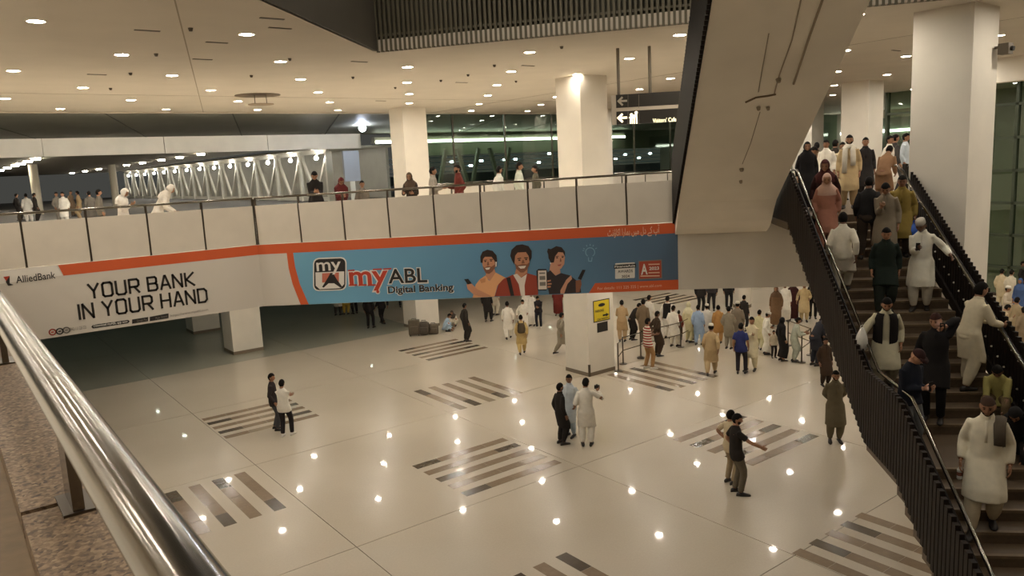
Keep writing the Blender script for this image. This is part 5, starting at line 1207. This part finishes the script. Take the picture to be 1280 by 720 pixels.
# --- crowd on the upper deck behind the stair head
for lab, px, hy, D, fc, po, col, hr in (
    ('man in white kameez in the crowd at the stair head', 1033, 175, 22.0, 200, 'stand', WH, 'hair'), ('man in dark kameez behind the tan kameez man at the stair head', 1044, 175, 23.4, 30, 'stand', (60, 52, 46), 'hair'),
    ('woman in cream beside the tan kameez man at the stair head', 1053, 178, 22.4, 160, 'stand', CR_, 'long_hair'), ('man in black shirt right of the tan kameez man at the stair head', 1082, 172, 21.0, 170, 'stand', (40, 36, 35), 'hair'),
    ('man in white leaning by the top of the left stair rail', 1001, 184, 21.3, 120, 'bend', OW, 'hair'), ('person in white close to the right pillar on the deck', 1112, 170, 22.6, 120, 'stand', WH, 'hair'),
    ('person in dark grey beside the right pillar on the deck', 1119, 168, 24.2, 60, 'stand', (70, 66, 64), 'hair'), ('person in pale blue at the edge of the right pillar on the deck', 1132, 165, 25.0, 100, 'stand', (186, 194, 200), 'hair'),
    ('man in brown far back on the deck left of the second pillar', 1021, 178, 25.0, 10, 'stand', (112, 92, 72), 'hair')):
    P(lab, px, None, hy, fc, po, 'kameez', col, 'shalwar', col, mode='D', D=D, hair=hr)
# --- people on the bridge behind the balustrade
P('person in black jacket standing behind the bridge rail at the bend', 392, None, 214, 175, 'phone2', 'jacket', (36, 32, 31), 'trousers', BK, mode='D', D=22.7)
P('woman in maroon headscarf behind the bridge rail', 425, None, 222, 170, 'phone2', 'kameez', (84, 34, 34), 'shalwar', (60, 30, 30), mode='D', D=22.6, hair=('headscarf', (92, 36, 36)))
P('child in grey behind the bridge rail beside the maroon headscarf', 452, None, 226, 160, 'stand', 'shirt', (110, 102, 92), 'trousers', (70, 64, 58), mode='D', D=23.0, clip=(.7, 1.1))
P('woman in dark shawl behind the bridge rail in front of the far column', 513, None, 216, 195, 'elbows', 'kameez', (58, 48, 40), 'shalwar', (58, 48, 40), mode='D', D=22.6, hair=('headscarf', (84, 68, 54)))
P('man in grey shirt leaning on the bridge rail facing the maroon kameez man', 540, None, 209, 100, 'chat', 'kameez', (150, 142, 130), 'shalwar', (140, 132, 120), mode='D', D=22.4)
P('man in maroon kameez leaning on the bridge rail facing left', 572, None, 206, 260, 'chat', 'kameez', (104, 48, 40), 'shalwar', (96, 46, 40), mode='D', D=22.4, beard='dark')
P('man in white shirt with dark hair on the bridge between the columns', 623, None, 208, 60, 'stand', 'kameez', (214, 212, 202), 'shalwar', (210, 206, 196), mode='D', D=23.6)
P('taller man in pale green white kameez on the bridge between the columns', 648, None, 203, 80, 'stand2', 'kameez', (206, 210, 194), 'shalwar', (200, 204, 188), mode='D', D=23.2)
P('person in dark olive clothes right of the taller man on the bridge', 669, None, 207, 260, 'stand', 'kameez', (92, 88, 74), 'shalwar', (86, 82, 70), mode='D', D=24.2)
P('person in white headscarf bending over the left bridge rail holding a phone', 150, None, 236, 120, 'phone', 'kameez', (214, 206, 196), 'shalwar', (200, 192, 180), mode='D', D=20.6, hair=('headscarf', (222, 216, 206)), clip=(.8, 1.1))
P('person wrapped in a white shawl leaning along the left bridge rail', 193, None, 232, 100, 'bend', 'kameez', (214, 206, 194), 'shalwar', (200, 192, 180), mode='D', D=21.2, hair=('headscarf', (206, 198, 186)), clip=(.8, 1.15))
P('man in grey with a strap behind the left bridge rail near the dark post', 122, None, 237, 80, 'stand', 'shirt', (110, 104, 94), 'trousers', (80, 74, 66), mode='D', D=27, clip=(.8, 1.1))
for k, (lab, px, D, c) in enumerate((('distant person in white left of the forecourt post', 32, 40, WH), ('distant person in dark left of the forecourt post', 42, 41, (70, 64, 58)), ('distant person in grey right of the forecourt post', 70, 38, GY), ('distant person in white on the forecourt between two posts', 78, 36, WH),
        ('distant person in tan near the middle forecourt post', 97, 39, TN), ('distant person in dark grey by the middle forecourt post', 111, 33, (92, 86, 78)), ('distant person in black at the left picture edge', 20, 44, (50, 46, 44)), ('distant person in brown far behind the bridge rail', 88, 46, (110, 90, 70)))):
    P(lab, px, None, None if False else 246-px*.045, (k*70) % 360, 'stand' if k % 2 else 'stand2', 'kameez', c, 'shalwar', c, mode='O', D=D, clip=(.9, 1.02))
# --- crowd on the lower floor right of the pillar
for lab, px, ft, fc, po, c, hr in (('man in cream kameez beyond the pillar at the right edge', 1250, 384, 30, 'stand', CR_, 'hair'), ('person in white cap turning in the crowd right of the stairs', 1257, 412, 120, 'chat', (190, 176, 156), ('cap', WH)),
        ('person in blue scarf at the right edge of the lower crowd', 1273, 400, 200, 'stand', (70, 90, 130), ('headscarf', (74, 96, 140))), ('man in tan kameez waiting behind the right stair rail', 1268, 430, 20, 'stand2', (164, 146, 116), 'hair'),
        ('man in grey brown kameez at the right edge behind the rail', 1277, 446, 340, 'stand', (140, 122, 98), 'hair'), ('man in black at the right edge of the lower crowd', 1276, 372, 100, 'stand', (44, 40, 38), 'hair'),
        ('man in beige kameez under the leaning man beyond the rail', 1252, 440, 60, 'phone', (182, 164, 134), 'hair'), ('person in white kameez far right beyond the glass line', 1262, 386, 40, 'stand', OW, 'hair')):
    P(lab, px, ft, None, fc, po, 'kameez', c, 'shalwar', c, hair=hr)
flush_people()

# ------------------------------------------------------------------ things held in hands
PHM = mat('phone_black', (24, 22, 22), .3); SCRN = emit('phone_screen', (.75, .85, 1.0), .8)
def held(info, k, name, label, cat, build, off=(0, 0, 0)):
    J = info['J']; d = unit(J[k+'W']-J[k+'E']); p = info['w'](J[k+'W']+d*.08+V3(*off))
    r = empty(name, p, label=label, cat=cat); r.rotation_euler = info['root'].rotation_euler
    for nm, mb, mt in build:
        o = bpy.data.objects.new(nm, mb if isinstance(mb, bpy.types.Mesh) else mb.mesh(nm, mt)); COL.objects.link(o); o.parent = r
        if isinstance(mb, bpy.types.Mesh): mb.materials.append(mt); smooth(mb)
    return r
def phone(info, k, label, off=(0, .02, .03)):
    held(info, k, 'smartphone', label, 'phone', [('case', MB().box(-.037, .037, -.006, .006, -.07, .07), PHM), ('screen', MB().box(-.033, .033, -.0075, -.006, -.064, .064), SCRN)], off)
phone(PEOPLE['capman'], 'r', 'phone held by the white cap man on the stairs'); phone(PEOPLE['navy'], 'r', 'phone held by the young man in navy jacket')
phone(PEOPLE['earman'], 'l', 'phone held to the ear of the black coat man', (0, 0, .02))
held(PEOPLE['cam'], 'r', 'camera', 'small black camera raised by the white kameez man', 'camera', [('camera_body', MB().box(-.07, .07, -.03, .03, -.045, .045), PHM), ('lens', MB().tube([(0, .03, 0), (0, .08, 0)], .03, 12), PHM), ('flash_hump', MB().box(-.025, .025, -.02, .02, .045, .065), PHM)], (0, .02, .04))
held(PEOPLE['front'], 'r', 'water_bottle', 'clear plastic water bottle in the hand of the cream kameez man', 'bottle', [('bottle', MB().tube([(0, 0, -.16), (0, 0, -.15), (0, 0, -.03), (0, 0, .0), (0, 0, .03)], [.028, .034, .034, .018, .013], 14), mat('clear_plastic', (206, 204, 196), .15)), ('label_band', MB().tube([(0, 0, -.11), (0, 0, -.06)], .0348, 14), mat('bottle_label', (120, 70, 54), .6)), ('cap', MB().tube([(0, 0, .03), (0, 0, .05)], .016, 12), mat('bottle_cap', (60, 80, 120), .5))], (0, .0, -.02))
def sack(w, h, d):
    bm = bmesh.new(); bmesh.ops.create_uvsphere(bm, u_segments=18, v_segments=12, radius=1.0); rnd = random.Random(5)
    for v in bm.verts:
        t = (v.co.z+1)/2; k = (1-.55*t**3)*(1+.08*math.sin(5*math.atan2(v.co.y, v.co.x)+3*t)); v.co = Vector((v.co.x*w*k, v.co.y*d*k, (v.co.z-1)*h/2+rnd.uniform(-.004, .004)))
    me = bpy.data.meshes.new('sack'); bm.to_mesh(me); bm.free(); return me
held(PEOPLE['must'], 'l', 'plastic_bag', 'bright blue plastic bag carried down by the mustard kameez person', 'bag', [('bag_body', sack(.20, .36, .14), mat('blue_plastic', (38, 92, 196), .35, var=.15, scale=6, bump=.3)), ('bag_handle', MB().tube([(-.05, 0, -.06), (-.03, 0, .03), (.03, 0, .03), (.05, 0, -.06)], .012, 6), MATS['blue_plastic'])], (0, .05, -.03))
held(PEOPLE['vest'], 'r', 'plastic_bag', 'clear white plastic bag hanging beside the left stair rail', 'bag', [('bag_body', sack(.10, .42, .08), mat('white_plastic', (214, 210, 200), .2, var=.1, scale=8, bump=.3)), ('bag_handle', MB().tube([(-.04, 0, -.06), (-.02, 0, .03), (.02, 0, .03), (.04, 0, -.06)], .008, 6), MATS['white_plastic'])], (-.1, .1, .34))
